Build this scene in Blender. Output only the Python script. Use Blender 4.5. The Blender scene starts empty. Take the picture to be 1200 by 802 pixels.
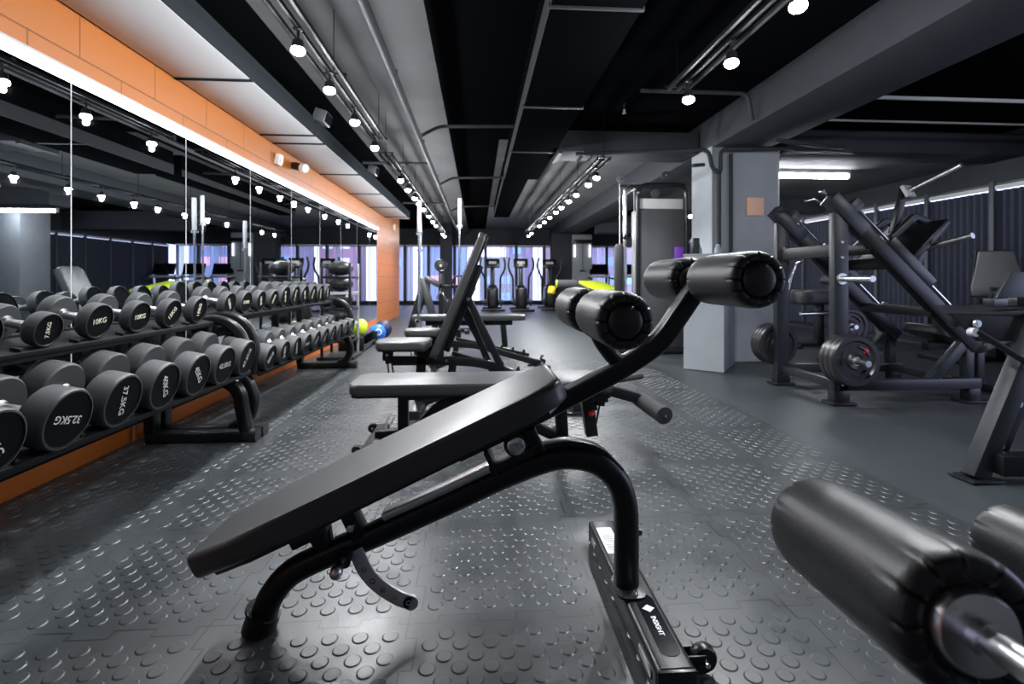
import bpy, bmesh, math, random
from mathutils import Vector, Matrix, Euler
random.seed(7)
PI = math.pi
C = bpy.context.scene.collection
V = Vector

# ------------------------------------------------------------------ helpers
class B:
    """collects shapes in one bmesh"""
    def __init__(s): s.bm = bmesh.new()
    def box(s, c, d, rot=None, bev=0.0, seg=2):
        M = Matrix.Translation(V(c))
        if rot is not None: M = M @ (rot if isinstance(rot, Matrix) else Euler(rot).to_matrix().to_4x4())
        M = M @ Matrix.Diagonal(V((d[0], d[1], d[2], 1)))
        r = bmesh.ops.create_cube(s.bm, size=1, matrix=M)
        if bev:
            e = list({e for v in r['verts'] for e in v.link_edges})
            bmesh.ops.bevel(s.bm, geom=e, offset=bev, segments=seg, affect='EDGES', profile=0.5, clamp_overlap=True)
        return s
    def bar(s, p0, p1, w, h, up=(0, 0, 1), bev=0.004, seg=2):
        """rectangular bar p0->p1; h along up, w across"""
        p0, p1 = V(p0), V(p1); t = (p1 - p0); L = t.length; t.normalize()
        side = V(up).cross(t)
        if side.length < 1e-4: side = V((0, 1, 0)).cross(t)
        side.normalize(); n = t.cross(side)
        R = Matrix((t, side, n)).transposed().to_4x4()
        return s.box((p0 + p1) / 2, (L, w, h), R, bev, seg)
    def cyl(s, p0, p1, r, r2=None, seg=20, caps=True):
        p0, p1 = V(p0), V(p1); t = p1 - p0
        M = Matrix.Translation((p0 + p1) / 2) @ t.to_track_quat('Z', 'Y').to_matrix().to_4x4()
        bmesh.ops.create_cone(s.bm, cap_ends=caps, segments=seg, radius1=r, radius2=r if r2 is None else r2, depth=t.length, matrix=M)
        return s
    def ball(s, c, r, sc=(1, 1, 1), seg=20):
        M = Matrix.Translation(V(c)) @ Matrix.Diagonal(V((sc[0], sc[1], sc[2], 1)))
        bmesh.ops.create_uvsphere(s.bm, u_segments=seg, v_segments=seg // 2, radius=r, matrix=M)
        return s
    def sweep(s, pts, prof, side=None, closed=False, caps=True):
        """sweep a profile [(a along side, b along normal)] along pts"""
        pts = [V(p) for p in pts]; n = len(pts); rings = []; sd = None
        for i, p in enumerate(pts):
            a = pts[(i - 1) % n] if (closed or i > 0) else p
            b = pts[(i + 1) % n] if (closed or i < n - 1) else p
            t = (b - a).normalized()
            if side is not None: S = V(side)
            elif sd is None: S = V((0, 0, 1)) if abs(t.z) < .9 else V((0, 1, 0))
            else: S = sd
            S = (S - t * S.dot(t)).normalized(); sd = S
            N = t.cross(S)
            k = 1.0
            if 0 < i < n - 1 or closed:
                d1 = (p - a).normalized(); c = max(.5, d1.dot(t)); k = 1 / c
            rings.append([s.bm.verts.new(p + S * x + N * y * k) for x, y in prof])
        m = len(prof)
        for i in range(n if closed else n - 1):
            r0, r1 = rings[i], rings[(i + 1) % n]
            for j in range(m):
                s.bm.faces.new((r0[j], r0[(j + 1) % m], r1[(j + 1) % m], r1[j]))
        if caps and not closed:
            s.bm.faces.new(rings[0][::-1]); s.bm.faces.new(rings[-1])
        return s
    def lathe(s, prof, o=(0, 0, 0), axis=(0, 0, 1), seg=32, pleat=0):
        """profile [(r, h[, groove])] about axis; groove applies every `pleat` segments"""
        q = V(axis).to_track_quat('Z', 'Y').to_matrix(); o = V(o); rings = []
        for pr in prof:
            r, h = pr[0], pr[1]; g = pr[2] if len(pr) > 2 else 0
            if r < 1e-6: rings.append([s.bm.verts.new(o + q @ V((0, 0, h)))]); continue
            ring = []
            for j in range(seg):
                k = pleat and j % pleat == 0
                rr = r - (g if k else 0)
                a = 2 * PI * j / seg
                ring.append(s.bm.verts.new(o + q @ V((rr * math.cos(a), rr * math.sin(a), h - (math.copysign(g, h) if k else 0)))))
            rings.append(ring)
        for a, b in zip(rings, rings[1:]):
            for j in range(seg):
                k = (j + 1) % seg
                if len(a) == 1 and len(b) == 1: continue
                if len(a) == 1: s.bm.faces.new((a[0], b[j], b[k]))
                elif len(b) == 1: s.bm.faces.new((a[j], a[k], b[0]))
                else: s.bm.faces.new((a[j], a[k], b[k], b[j]))
        return s
    def prism(s, out, z0, z1, M=None, bev=0.0, seg=3):
        """extruded outline (x,y) between z0,z1, its rims rounded"""
        M = M or Matrix.Identity(4)
        lo = [s.bm.verts.new(M @ V((x, y, z0))) for x, y in out]
        hi = [s.bm.verts.new(M @ V((x, y, z1))) for x, y in out]
        n = len(out); f = [s.bm.faces.new(lo[::-1]), s.bm.faces.new(hi)]
        for j in range(n): s.bm.faces.new((lo[j], lo[(j + 1) % n], hi[(j + 1) % n], hi[j]))
        if bev:
            e = list(set(f[0].edges) | set(f[1].edges))
            bmesh.ops.bevel(s.bm, geom=e, offset=bev, segments=seg, affect='EDGES', profile=0.5, clamp_overlap=True)
        return s

def rr(w, h, r=None, n=4):
    """rounded rectangle profile / outline"""
    r = min(w, h) * .28 if r is None else min(r, w / 2 - 1e-4, h / 2 - 1e-4); o = []
    for cx, cy, a0 in ((w/2-r, h/2-r, 0), (-w/2+r, h/2-r, PI/2), (-w/2+r, -h/2+r, PI), (w/2-r, -h/2+r, 1.5*PI)):
        for i in range(n + 1):
            a = a0 + PI / 2 * i / n; o.append((cx + r * math.cos(a), cy + r * math.sin(a)))
    return o
def circ(r, n=14): return [(r * math.cos(2*PI*i/n), r * math.sin(2*PI*i/n)) for i in range(n)]
def fillet(pts, r, n=6):
    pts = [V(p) for p in pts]; out = [pts[0]]
    for a, p, b in zip(pts, pts[1:], pts[2:]):
        da, db = (a - p), (b - p); k = min(r, da.length * .49, db.length * .49)
        A, Bb = p + da.normalized() * k, p + db.normalized() * k
        for i in range(n + 1):
            t = i / n; out.append(A.lerp(p, t).lerp(p.lerp(Bb, t), t))
    out.append(pts[-1]); return out
def smooth_path(pts, n=5):
    """Catmull-Rom through points"""
    P = [V(p) for p in pts]; P = [P[0] * 2 - P[1]] + P + [P[-1] * 2 - P[-2]]; o = []
    for i in range(1, len(P) - 2):
        for k in range(n):
            t = k / n; a, b, c, d = P[i-1:i+3]
            o.append(.5 * ((2*b) + (c-a)*t + (2*a-5*b+4*c-d)*t*t + (3*b-a-3*c+d)*t**3))
    o.append(P[-2]); return o

def ob(name, b, mat, parent=None, angle=38, M=None):
    bm = b.bm
    if M is not None: bmesh.ops.transform(bm, matrix=M, verts=bm.verts)
    bmesh.ops.recalc_face_normals(bm, faces=bm.faces)
    me = bpy.data.meshes.new(name); bm.to_mesh(me); bm.free()
    me.polygons.foreach_set('use_smooth', [True] * len(me.polygons))
    me.set_sharp_from_angle(angle=math.radians(angle))
    me.materials.append(mat)
    o = bpy.data.objects.new(name, me); C.objects.link(o)
    if parent is not None: o.parent = parent
    return o
def tag(o, label, cat, group=None):
    o['label'] = label; o['category'] = cat
    if group: o['group'] = group
    return o
def thing(name, label, cat, loc=(0, 0, 0), rz=0, group=None):
    o = bpy.data.objects.new(name, None); C.objects.link(o); o.empty_display_size = .1
    o.location = loc; o.rotation_euler = (0, 0, rz)
    return tag(o, label, cat, group)
def struct(name, b, mat, parent=None, angle=38):
    o = ob(name, b, mat, parent, angle); o['kind'] = 'structure'; return o
def dup(root, loc, rot=None, label=None):
    r = root.copy(); C.objects.link(r); r.location = loc
    if rot is not None: r.rotation_euler = rot
    if label: r['label'] = label
    for ch in list(root.children):
        c = ch.copy(); C.objects.link(c); c.parent = r
        for g in list(ch.children):
            d = g.copy(); C.objects.link(d); d.parent = c
    return r
_tx = {}
def text_mesh(body, size, ext=.0006, bold=.012):
    k = (body, size)
    if k not in _tx:
        cu = bpy.data.curves.new('t', 'FONT'); cu.body = body; cu.size = size; cu.align_x = 'CENTER'; cu.align_y = 'CENTER'
        cu.extrude = ext; cu.offset = bold * size; cu.resolution_u = 3
        o = bpy.data.objects.new('t', cu); C.objects.link(o)
        dg = bpy.context.evaluated_depsgraph_get(); dg.update()
        me = bpy.data.meshes.new_from_object(o.evaluated_get(dg))
        bpy.data.objects.remove(o); bpy.data.curves.remove(cu)
        _tx[k] = me
    return _tx[k]
def text(name, body, size, mat, M, parent):
    me = text_mesh(body, size).copy(); me.name = name; me.materials.clear(); me.materials.append(mat)
    me.transform(M)
    o = bpy.data.objects.new(name, me); C.objects.link(o); o.parent = parent; return o
ORD = 'first second third fourth fifth sixth seventh eighth ninth tenth eleventh twelfth thirteenth fourteenth fifteenth sixteenth seventeenth eighteenth nineteenth'.split()

# ------------------------------------------------------------------ materials
def mat(name, col, rough=.5, metal=0., bump=0., scale=40., var=.0, spec=.5, emit=None, strength=0, coat=0):
    m = bpy.data.materials.new(name); m.use_nodes = True; nt = m.node_tree; N = nt.nodes; L = nt.links
    p = N['Principled BSDF']; p.inputs['Base Color'].default_value = (*col, 1)
    p.inputs['Roughness'].default_value = rough; p.inputs['Metallic'].default_value = metal
    p.inputs['Specular IOR Level'].default_value = spec
    if coat: p.inputs['Coat Weight'].default_value = coat; p.inputs['Coat Roughness'].default_value = .15
    if emit: p.inputs['Emission Color'].default_value = (*emit, 1); p.inputs['Emission Strength'].default_value = strength
    if bump or var:
        tc = N.new('ShaderNodeTexCoord'); nz = N.new('ShaderNodeTexNoise'); nz.inputs['Scale'].default_value = scale
        nz.inputs['Detail'].default_value = 4; L.new(tc.outputs['Object'], nz.inputs['Vector'])
        if bump:
            b = N.new('ShaderNodeBump'); b.inputs['Strength'].default_value = bump; b.inputs['Distance'].default_value = .01
            L.new(nz.outputs['Fac'], b.inputs['Height']); L.new(b.outputs['Normal'], p.inputs['Normal'])
        if var:
            mr = N.new('ShaderNodeMapRange'); mr.inputs['To Min'].default_value = 1 - var; mr.inputs['To Max'].default_value = 1 + var
            n2 = N.new('ShaderNodeTexNoise'); n2.inputs['Scale'].default_value = scale * .12; n2.inputs['Detail'].default_value = 5
            L.new(tc.outputs['Object'], n2.inputs['Vector']); L.new(n2.outputs['Fac'], mr.inputs['Value'])
            mx = N.new('ShaderNodeMixRGB'); mx.blend_type = 'MULTIPLY'; mx.inputs['Fac'].default_value = 1
            mx.inputs['Color1'].default_value = (*col, 1); L.new(mr.outputs['Result'], mx.inputs['Color2'])
            L.new(mx.outputs['Color'], p.inputs['Base Color'])
    return m

M_steel = mat('black powder coat', (.0065, .0072, .0088), .34, spec=.42)
M_greysteel = mat('graphite powder coat', (.0145, .017, .022), .36, spec=.42)
M_vinyl = mat('black vinyl', (.03, .0305, .032), .42, bump=.03, scale=300, spec=.9)
M_vinylg = mat('black roller leather', (.012, .0122, .013), .44, bump=.06, scale=160, spec=.5)
M_rubber = mat('dumbbell rubber', (.045, .047, .05), .55, bump=.05, scale=250)
M_face = mat('dumbbell face', (.003, .0034, .004), .5, spec=.12)
M_chrome = mat('chrome', (.78, .79, .8), .14, 1)
M_satin = mat('satin chrome', (.72, .73, .74), .3, 1)
M_bracket = mat('bare bracket steel', (.42, .43, .45), .4, .2)
M_iron = mat('black iron plate', (.013, .013, .015), .33, bump=.03, scale=200)
M_white = mat('white marking', (.82, .82, .8), .5)
M_cream = mat('cream marking', (.8, .76, .58), .5)
M_red = mat('red mark', (.75, .03, .03), .4)
M_plastic = mat('black plastic', (.01, .01, .011), .3)
M_gloss = mat('gloss black badge', (.004, .005, .008), .12)
M_grey = mat('grey painted plaster', (.37, .395, .425), .7, bump=.06, scale=30, var=.15)
M_dgrey = mat('dark grey paint', (.048, .053, .062), .75, bump=.05, scale=30, var=.15, spec=.2)
M_ductside = mat('dark duct side', (.022, .025, .029), .7, bump=.02, scale=20, spec=0)
M_black = mat('matte black', (.0045, .005, .006), .85, bump=.05, scale=25, spec=0)
M_conc = mat('painted concrete', (.125, .129, .134), .75, bump=.15, scale=12, var=.35)
M_ductw = mat('galvanised duct', (.55, .55, .56), .55, bump=.02, scale=20, var=.05)
M_pipe = mat('grey conduit', (.05, .054, .058), .6, spec=.2)
M_track = mat('black track metal', (.01, .011, .013), .6, spec=.12)
M_boxgrey = mat('grey metal casing', (.1, .105, .11), .4)
M_silver = mat('silver plastic', (.5, .51, .52), .35)
M_salmon = mat('salmon panel', (1, .6, .42), .6)
M_yellow = mat('yellow green vinyl', (.62, .8, .03), .45)
M_amber = mat('amber vinyl', (.85, .55, .03), .45)
M_blue = mat('blue vinyl', (.015, .15, .6), .4)
M_navy = mat('navy vinyl', (.01, .02, .07), .45)
M_purple = mat('purple board', (.25, .07, .6), .5)
M_screen = mat('dark screen', (.004, .005, .008), .1)
M_greyvinyl = mat('grey vinyl', (.26, .265, .28), .5, bump=.03, scale=200)
M_lamp = mat('lamp lens', (1, 1, 1), .5, emit=(.97, .985, 1), strength=60)
M_led = mat('led diffuser', (1, 1, 1), .5, emit=(.92, .96, 1), strength=9)
M_strip = mat('glowing strip', (1, 1, 1), .5, emit=(.9, .94, 1), strength=2.2)
M_shroud = mat('graphite shroud', (.095, .098, .105), .5, bump=.02, scale=60)
M_tube = mat('fluorescent tube', (1, 1, 1), .5, emit=(.9, .94, 1), strength=42)
M_fabric = mat('navy curtain', (.05, .06, .095), .8, bump=.05, scale=300)
M_mull = mat('window frame paint', (.09, .1, .12), .5)
M_gripfoam = mat('dark foam grip', (.014, .0145, .016), .7, bump=.1, scale=200)
M_foam = mat('grey foam', (.06, .06, .065), .85, bump=.1, scale=150)
M_clear = mat('clear bottle', (.45, .55, .6), .1)

def math_nodes(nt):
    def f(op, a, b=None, c=None):
        n = nt.nodes.new('ShaderNodeMath'); n.operation = op
        for i, x in enumerate((a, b, c)):
            if x is None: continue
            if isinstance(x, (int, float)): n.inputs[i].default_value = x
            else: nt.links.new(x, n.inputs[i])
        return n.outputs[0]
    return f

def floor_tile_mat():
    m = bpy.data.materials.new('interlocking rubber tiles'); m.use_nodes = True; nt = m.node_tree; N = nt.nodes; L = nt.links
    p = N['Principled BSDF']; f = math_nodes(nt)
    tc = N.new('ShaderNodeTexCoord'); sp = N.new('ShaderNodeSeparateXYZ'); L.new(tc.outputs['Object'], sp.inputs[0])
    X, Y = sp.outputs[0], sp.outputs[1]
    def seam(a, a0, b):
        sn = f('ABSOLUTE', f('SINE', f('MULTIPLY', b, 2 * PI / .228))); d0 = f('ABSOLUTE', f('WRAP', f('SUBTRACT', a, a0), .285, -.285))
        con = f('MULTIPLY', f('LESS_THAN', sn, .06), f('LESS_THAN', d0, .016))
        sq = f('MULTIPLY', f('SIGN', f('SINE', f('MULTIPLY', b, 2 * PI / .228))), .016)
        d = f('SUBTRACT', f('WRAP', f('ADD', f('SUBTRACT', a, a0), sq), .285, -.285), 0)
        return f('MAXIMUM', con, f('LESS_THAN', f('ABSOLUTE', d), .0024))
    s = f('MAXIMUM', seam(X, .385, Y), seam(Y, 1.44, X))
    def nz(scale, detail, lo, hi):
        n = N.new('ShaderNodeTexNoise'); n.inputs['Scale'].default_value = scale; n.inputs['Detail'].default_value = detail
        L.new(tc.outputs['Object'], n.inputs['Vector'])
        r = N.new('ShaderNodeMapRange'); r.inputs[1].default_value = .3; r.inputs[2].default_value = .7
        r.inputs[3].default_value = lo; r.inputs[4].default_value = hi; L.new(n.outputs['Fac'], r.inputs[0]); return r.outputs[0]
    v = f('MULTIPLY', f('SUBTRACT', 1, f('MULTIPLY', s, .93)), nz(2.2, 5, .8, 1.2))
    mx = N.new('ShaderNodeMixRGB'); mx.blend_type = 'MULTIPLY'; mx.inputs[0].default_value = 1; mx.inputs[1].default_value = (.028, .032, .0355, 1)
    L.new(v, mx.inputs[2]); L.new(mx.outputs[0], p.inputs['Base Color'])
    L.new(nz(5, 4, .3, .46), p.inputs['Roughness'])
    n3 = N.new('ShaderNodeTexNoise'); n3.inputs['Scale'].default_value = 120; L.new(tc.outputs['Object'], n3.inputs['Vector'])
    h = f('SUBTRACT', f('MULTIPLY', n3.outputs['Fac'], .12), f('MULTIPLY', s, 1.0))
    b = N.new('ShaderNodeBump'); b.inputs['Strength'].default_value = .35; b.inputs['Distance'].default_value = .004
    L.new(h, b.inputs['Height']); L.new(b.outputs[0], p.inputs['Normal'])
    return m
M_tiles = floor_tile_mat()
M_floor = mat('smooth rubber floor', (.032, .037, .042), .42, bump=.08, scale=90, var=.2)

def orange_mat():
    m = bpy.data.materials.new('orange wall panels'); m.use_nodes = True; nt = m.node_tree; N = nt.nodes; L = nt.links
    p = N['Principled BSDF']; p.inputs['Roughness'].default_value = .45
    tc = N.new('ShaderNodeTexCoord'); sp = N.new('ShaderNodeSeparateXYZ'); L.new(tc.outputs['Object'], sp.inputs[0])
    f = math_nodes(nt); cb = N.new('ShaderNodeCombineXYZ')
    L.new(f('SUBTRACT', sp.outputs[1], 2.46 - .61 * 10), cb.inputs[0]); L.new(f('SUBTRACT', sp.outputs[2], 2.186 - .285 * 8), cb.inputs[1])
    br = N.new('ShaderNodeTexBrick'); L.new(cb.outputs[0], br.inputs['Vector'])
    br.inputs['Scale'].default_value = 1; br.inputs['Brick Width'].default_value = .61; br.inputs['Row Height'].default_value = .285
    br.inputs['Mortar Size'].default_value = .005; br.inputs['Mortar Smooth'].default_value = .3; br.offset = .5
    br.inputs['Color1'].default_value = (.45, .14, .022, 1); br.inputs['Color2'].default_value = (.47, .147, .024, 1); br.inputs['Mortar'].default_value = (.24, .07, .012, 1)
    L.new(br.outputs['Color'], p.inputs['Base Color'])
    b = N.new('ShaderNodeBump'); b.invert = True; b.inputs['Strength'].default_value = .6; b.inputs['Distance'].default_value = .006
    L.new(br.outputs['Fac'], b.inputs['Height']); L.new(b.outputs[0], p.inputs['Normal'])
    return m
M_orange = orange_mat()
M_orangeflat = mat('orange paint', (.75, .2, .025), .45, bump=.03, scale=60)
M_mirror = mat('mirror glass', (.62, .66, .69), .008, 1)

def translucent(name, col, tr):
    m = bpy.data.materials.new(name); m.use_nodes = True; nt = m.node_tree; N = nt.nodes; L = nt.links
    d = N.new('ShaderNodeBsdfDiffuse'); d.inputs[0].default_value = (*col, 1)
    t = N.new('ShaderNodeBsdfTranslucent'); t.inputs[0].default_value = (*col, 1)
    x = N.new('ShaderNodeMixShader'); x.inputs[0].default_value = tr
    L.new(d.outputs[0], x.inputs[1]); L.new(t.outputs[0], x.inputs[2]); L.new(x.outputs[0], N['Material Output'].inputs[0])
    return m
M_slat = translucent('translucent blind slat', (.85, .87, .92), .6)

# ------------------------------------------------------------------ room shell
ZC = 2.95; XL = -2.12; XR = 7.0; YB = 19.0
struct('floor', B().box((2.6, 8.6, -.054), (15.6, 21.2, .1)), M_floor)
# studded interlocking tiles: slab with raised round studs
def studs():
    b = B(); b.box((-.06, 3.43, -.012), (4.12, 5.16, .024))
    bm = b.bm; T = .57
    for i in range(-5, 4):
        for j in range(-1, 8):
            x0, y0 = .385 + T * i, 1.44 + T * j
            for r in range(12):
                for k in range(6):
                    x = x0 + .055 + k * .083 + (.0415 if r % 2 else 0); y = y0 + .06 + r * .0408
                    if not (-2.08 < x < 1.97 and .9 < y < 5.98): continue
                    lo = []; hi = []
                    for q in range(14):
                        a = 2 * PI * q / 14; ca, sa = math.cos(a), math.sin(a)
                        lo.append(bm.verts.new((x + .0235 * ca, y + .0235 * sa, -.0002))); hi.append(bm.verts.new((x + .0192 * ca, y + .0192 * sa, .0024)))
                    for q in range(14): bm.faces.new((lo[q], lo[(q+1) % 14], hi[(q+1) % 14], hi[q]))
                    bm.faces.new(hi)
    return b
o = struct('floor_tiles', studs(), M_tiles, angle=20)

struct('wall_left', B().box((-2.24, 6.2, 1.475), (.22, 14.4, 2.95)), M_orange)
struct('baseboard_left', B().box((-2.122, 4.7, .08), (.016, 11.4, .16)), M_orangeflat)
struct('wall_right', B().box((XR + .1, 8.8, 2.62), (.2, 20.8, .66)).box((XR + .1, 8.8, .06), (.2, 20.8, .12)), M_dgrey)
struct('wall_back', B().box((.9, YB + .1, 2.62), (12.6, .2, .66)).box((.9, YB + .1, .06), (12.6, .2, .12)), M_dgrey)
struct('wall_front', B().box((2.4, -1.6, 1.475), (9.6, .2, 2.95)), M_conc)
struct('wall_side', B().box((-5.4, 16.2, 1.475), (.2, 5.8, 2.95)).box((-3.85, 13.3, 1.475), (3.0, .2, 2.95)), M_dgrey)
struct('ceiling', B().box((-1.0, 8.6, ZC + .05), (1.24, 21.2, .1)).box((1.55, 13, ZC + .05), (2.5, 12.4, .1)), M_conc)
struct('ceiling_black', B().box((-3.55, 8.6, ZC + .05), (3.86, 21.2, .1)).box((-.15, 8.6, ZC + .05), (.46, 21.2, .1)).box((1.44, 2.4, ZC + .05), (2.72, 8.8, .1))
       .box((.19, 13, ZC + .05), (.22, 12.4, .1)).box((5., 8.6, ZC + .05), (4.4, 21.2, .1)), M_black)  # black strips next to the grey concrete ones
# concrete beams, column, back pillars
struct('beam_long', B().box((3.15, 8.7, 2.765), (.7, 20.4, .37), bev=.008), M_dgrey)
struct('beam_cross', B().box((5.4, 5.98, 2.715), (3.2, .5, .27), bev=.008), M_dgrey)
struct('beam_cross_far', B().box((5.25, 9.6, 2.6), (3.5, .5, .5), bev=.008).box((5.25, 14.2, 2.6), (3.5, .5, .5), bev=.008), M_dgrey)
struct('ceiling_bay', B().box((5.25, 7.85, 2.66), (3.5, 3.0, .08)), M_conc)
struct('column', B().prism([(2.8, 5.65), (3.62, 5.65), (3.74, 5.8), (3.74, 6.2), (2.8, 6.2)], 0, 2.6, bev=.006, seg=2), M_grey)
struct('pillar_back', B().box((3.3, 17.2, 1.3), (1.4, .5, 2.6), bev=.01), M_dgrey)
struct('pillar_window', B().box((-1.13, 17.6, 1.475), (.42, .42, 2.95), bev=.01), M_dgrey)
struct('pillar_right', B().box((6.55, 12.2, 1.475), (.8, .8, 2.95), bev=.01), M_grey)

# windows along the back: frame, panes, vertical slats
def window(name, x0, x1, y, slats, dens):
    b = B(); w = x1 - x0; xm = (x0 + x1) / 2
    for x in (x0 + .03, x1 - .03): b.box((x, y, 1.2), (.06, .1, 2.2), bev=.004)
    b.box((xm, y, .13), (w, .1, .06), bev=.004); b.box((xm, y, 2.27), (w, .1, .06), bev=.004)
    fr = struct(name, b, M_mull)
    s = B(); n = int(w / .085)
    for i in range(n):
        if random.random() > dens: continue
        x = x0 + .1 + (w - .2) * i / n
        s.box((x, y - .12, 1.22), (random.uniform(.022, .05), .002, 2.08), (0, 0, random.uniform(-.5, .5)))
    ob('blind_slats', s, M_slat, fr)
    ob('head_rail', B().box((xm, y - .12, 2.28), (w - .06, .05, .05), bev=.006), M_white, fr)
xs = [-5.2, -4.0, -2.8, -1.9, -.9, .3, 1.5, 2.6]
for i in range(7): window('window_%d' % (i + 1), xs[i], xs[i+1], YB, 1, (.9, .9, .45, .85, .8, .65, .75)[i])
for i, (a, c) in enumerate([(2.6, 3.9), (3.9, 5.1), (5.1, 6.2), (6.2, 7.0)]): window('window_%d' % (i + 8), a, c, YB, 1, .7)
# right wall: pleated navy curtains between posts, white head track
ys = [3.2 + .95 * i for i in range(17)]
for i in range(16):
    y0, y1 = ys[i], ys[i+1]
    fr = struct('window_%d' % (i + 12), B().box((XR - .12, y0, 1.2), (.05, .06, 2.2), bev=.004).box((XR + .02, (y0+y1)/2, 2.27), (.06, .95, .05)), M_mull)
    n = 60; prof = [(XR - .07 + .028 * math.sin(k * PI / 3), y0 + (y1 - y0) * k / n) for k in range(n + 1)]
    s = B(); bm = s.bm
    lo = [bm.verts.new((x, y, .08)) for x, y in prof]; hi = [bm.verts.new((x, y, 2.18)) for x, y in prof]
    lo2 = [bm.verts.new((x + .004, y, .08)) for x, y in prof]; hi2 = [bm.verts.new((x + .004, y, 2.18)) for x, y in prof]
    for k in range(n):
        bm.faces.new((lo[k], lo[k+1], hi[k+1], hi[k])); bm.faces.new((lo2[k], hi2[k], hi2[k+1], lo2[k+1]))
    ob('curtain', s, M_fabric, fr, angle=70)
    ob('curtain_track', B().box((XR - .11, (y0+y1)/2, 2.215), (.05, .87, .05), bev=.004), M_white, fr)

# mirror wall
for i in range(10):
    y0 = .69 + i; y1 = min(y0 + 1, 10.4)
    m = tag(ob('mirror_panel', B().box((XL + .003, (y0+y1)/2, 1.105), (.006, y1 - y0 - .008, 1.88)), M_mirror),
            'tall frameless wall mirror panel, %s counted from the far orange wall end' % ORD[9 - i], 'mirror', 'mirror panels on the left wall')
    ob('polished_edge', B().box((XL + .003, y1 - .0015, 1.105), (.007, .005, 1.88)), M_silver, m)
led = thing('light_strip', 'long white glowing light strip along the top of the mirrors', 'light strip', (XL, 5.5, 2.05))
ob('housing', B().box((.018, 0, .026), (.04, 9.8, .014)), M_silver, led)
ob('diffuser', B().box((.02, 0, 0), (.034, 9.8, .036), bev=.01), M_led, led)

# ------------------------------------------------------------------ ceiling services
d = thing('ceiling_duct', 'pale rectangular air duct running above the orange mirror wall', 'duct', (-1.86, 0, 2.41))
ob('duct_underside', B().box((0, 5.3, .008), (.51, 12.6, .016), bev=.003), M_ductw, d)
ob('duct_side', B().box((.258, 5.3, .085), (.012, 12.6, .165)).box((0, 5.3, .17), (.5, 12.6, .01)), M_ductside, d)  # side much darker than the pale underside
for y in (1.6, 3.57, 4.9, 5.2, 6.7, 8.2, 9.7, 11.2):
    ob('flange', B().box((.003, y, .075), (.525, .03, .17), bev=.003), M_ductside, d)
d = thing('ceiling_duct', 'wide black rectangular duct under the middle of the ceiling', 'duct', (.7, 0, 2.6))
ob('duct_body', B().box((0, 3.2, .175), (.55, 9.2, .35), bev=.006), M_black, d)
ob('duct_lit_side', B().box((-.277, 3.2, .075), (.006, 9.2, .15)), M_pipe, d)  # lighter grey sheet paints the light on the duct's left side
for y in (.9, 2.83, 4.5, 6.1): ob('flange', B().box((0, y, .006), (.575, .03, .03), bev=.003), M_pipe, d)
d = thing('ceiling_duct', 'narrower dark duct continuing behind the wide black ceiling duct', 'duct', (.62, 0, 2.62))
ob('duct_body', B().box((0, 10.4, .165), (.4, 4.8, .33), bev=.006), M_black, d)
ob('duct_lit_side', B().box((-.202, 10.4, .05), (.006, 4.8, .1)), M_pipe, d)  # same painted light along the narrower duct
d = thing('ceiling_duct', 'dark cross duct reaching from the wide black duct to the column', 'duct', (1.9, 6.2, 2.58))
ob('duct_body', B().box((0, 0, .13), (1.75, .5, .26), bev=.008), M_dgrey, d)
ob('duct_mouth', B().prism([(-.05, -.26), (0, -.26), (0, .26), (-.05, .26)], -.03, .24, Matrix.Translation((-.86, 0, 0))), M_pipe, d)

def pipe(name, label, pts, r, m=M_pipe, cat='pipe', clips=()):
    t = thing(name, label, cat, pts[0])
    o0 = V(pts[0])
    ob('pipe', B().sweep([V(p) - o0 for p in fillet(pts, .08)], circ(r, 12)), m, t)
    for c in clips: ob('clip', B().box(V(c) - o0 + V((0, 0, r + .03)), (.02, .03, .07)), M_pipe, t)
    return t
pipe('ceiling_pipe', 'long grey pipe running down the ceiling beside the black band', [(-.66, .4, 2.6), (-.66, 18.4, 2.6)], .03, clips=[(-.66, y, 2.6) for y in (2, 4, 6, 8, 10, 12, 14)])
for k, (y, lab) in enumerate([(5.7, 'nearest thin grey cross pipe bridging the black band of ceiling'), (8.6, 'second thin cross pipe under the black band of ceiling'), (12, 'farthest thin cross pipe under the black band of ceiling')]):
    pipe('ceiling_pipe', lab, [(-.66, y, 2.66), (-.45, y + .02, 2.78), (.42, y + .02, 2.8)], .02)
pipe('ceiling_pipe', 'thin grey cross pipe over the nearer lamps by the duct', [(-1.6, 6.9, 2.62), (-.7, 6.9, 2.62)], .02)
pipe('ceiling_pipe', 'thin grey cross pipe over the farther lamps by the duct', [(-1.6, 10.5, 2.62), (-.7, 10.5, 2.62)], .02)
pipe('ceiling_pipe', 'grey pipe along the beam turning down onto the column top', [(1.2, 5.9, 2.53), (2.72, 5.58, 2.53), (2.76, 5.56, 2.3), (2.86, 5.56, 2.25), (2.86, 5.56, 2.53), (3.75, 5.56, 2.56)], .025)
pipe('ceiling_pipe', 'grey downpipe on the column with small side branch', [(2.86, 5.6, 2.28), (2.86, 5.6, .9)], .025)
pipe('ceiling_pipe', 'slim dark downpipe on the column beside the salmon panel', [(3.02, 5.62, 2.5), (3.02, 5.62, .9)], .022, M_dgrey)
pipe('ceiling_pipe', 'short grey pipe stub sticking out of the column top', [(2.72, 5.7, 2.38), (2.5, 5.5, 2.32)], .022)
pipe('ceiling_pipe', 'pale thin pipe under the dark ceiling over the leg press, upper one', [(3.7, 4.3, 2.7), (6.9, 4.3, 2.7)], .018, M_ductw)
pipe('ceiling_pipe', 'pale thin pipe just above the cross beam over the leg press', [(3.6, 5.3, 2.82), (6.9, 5.3, 2.82)], .012, M_ductw)
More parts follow.
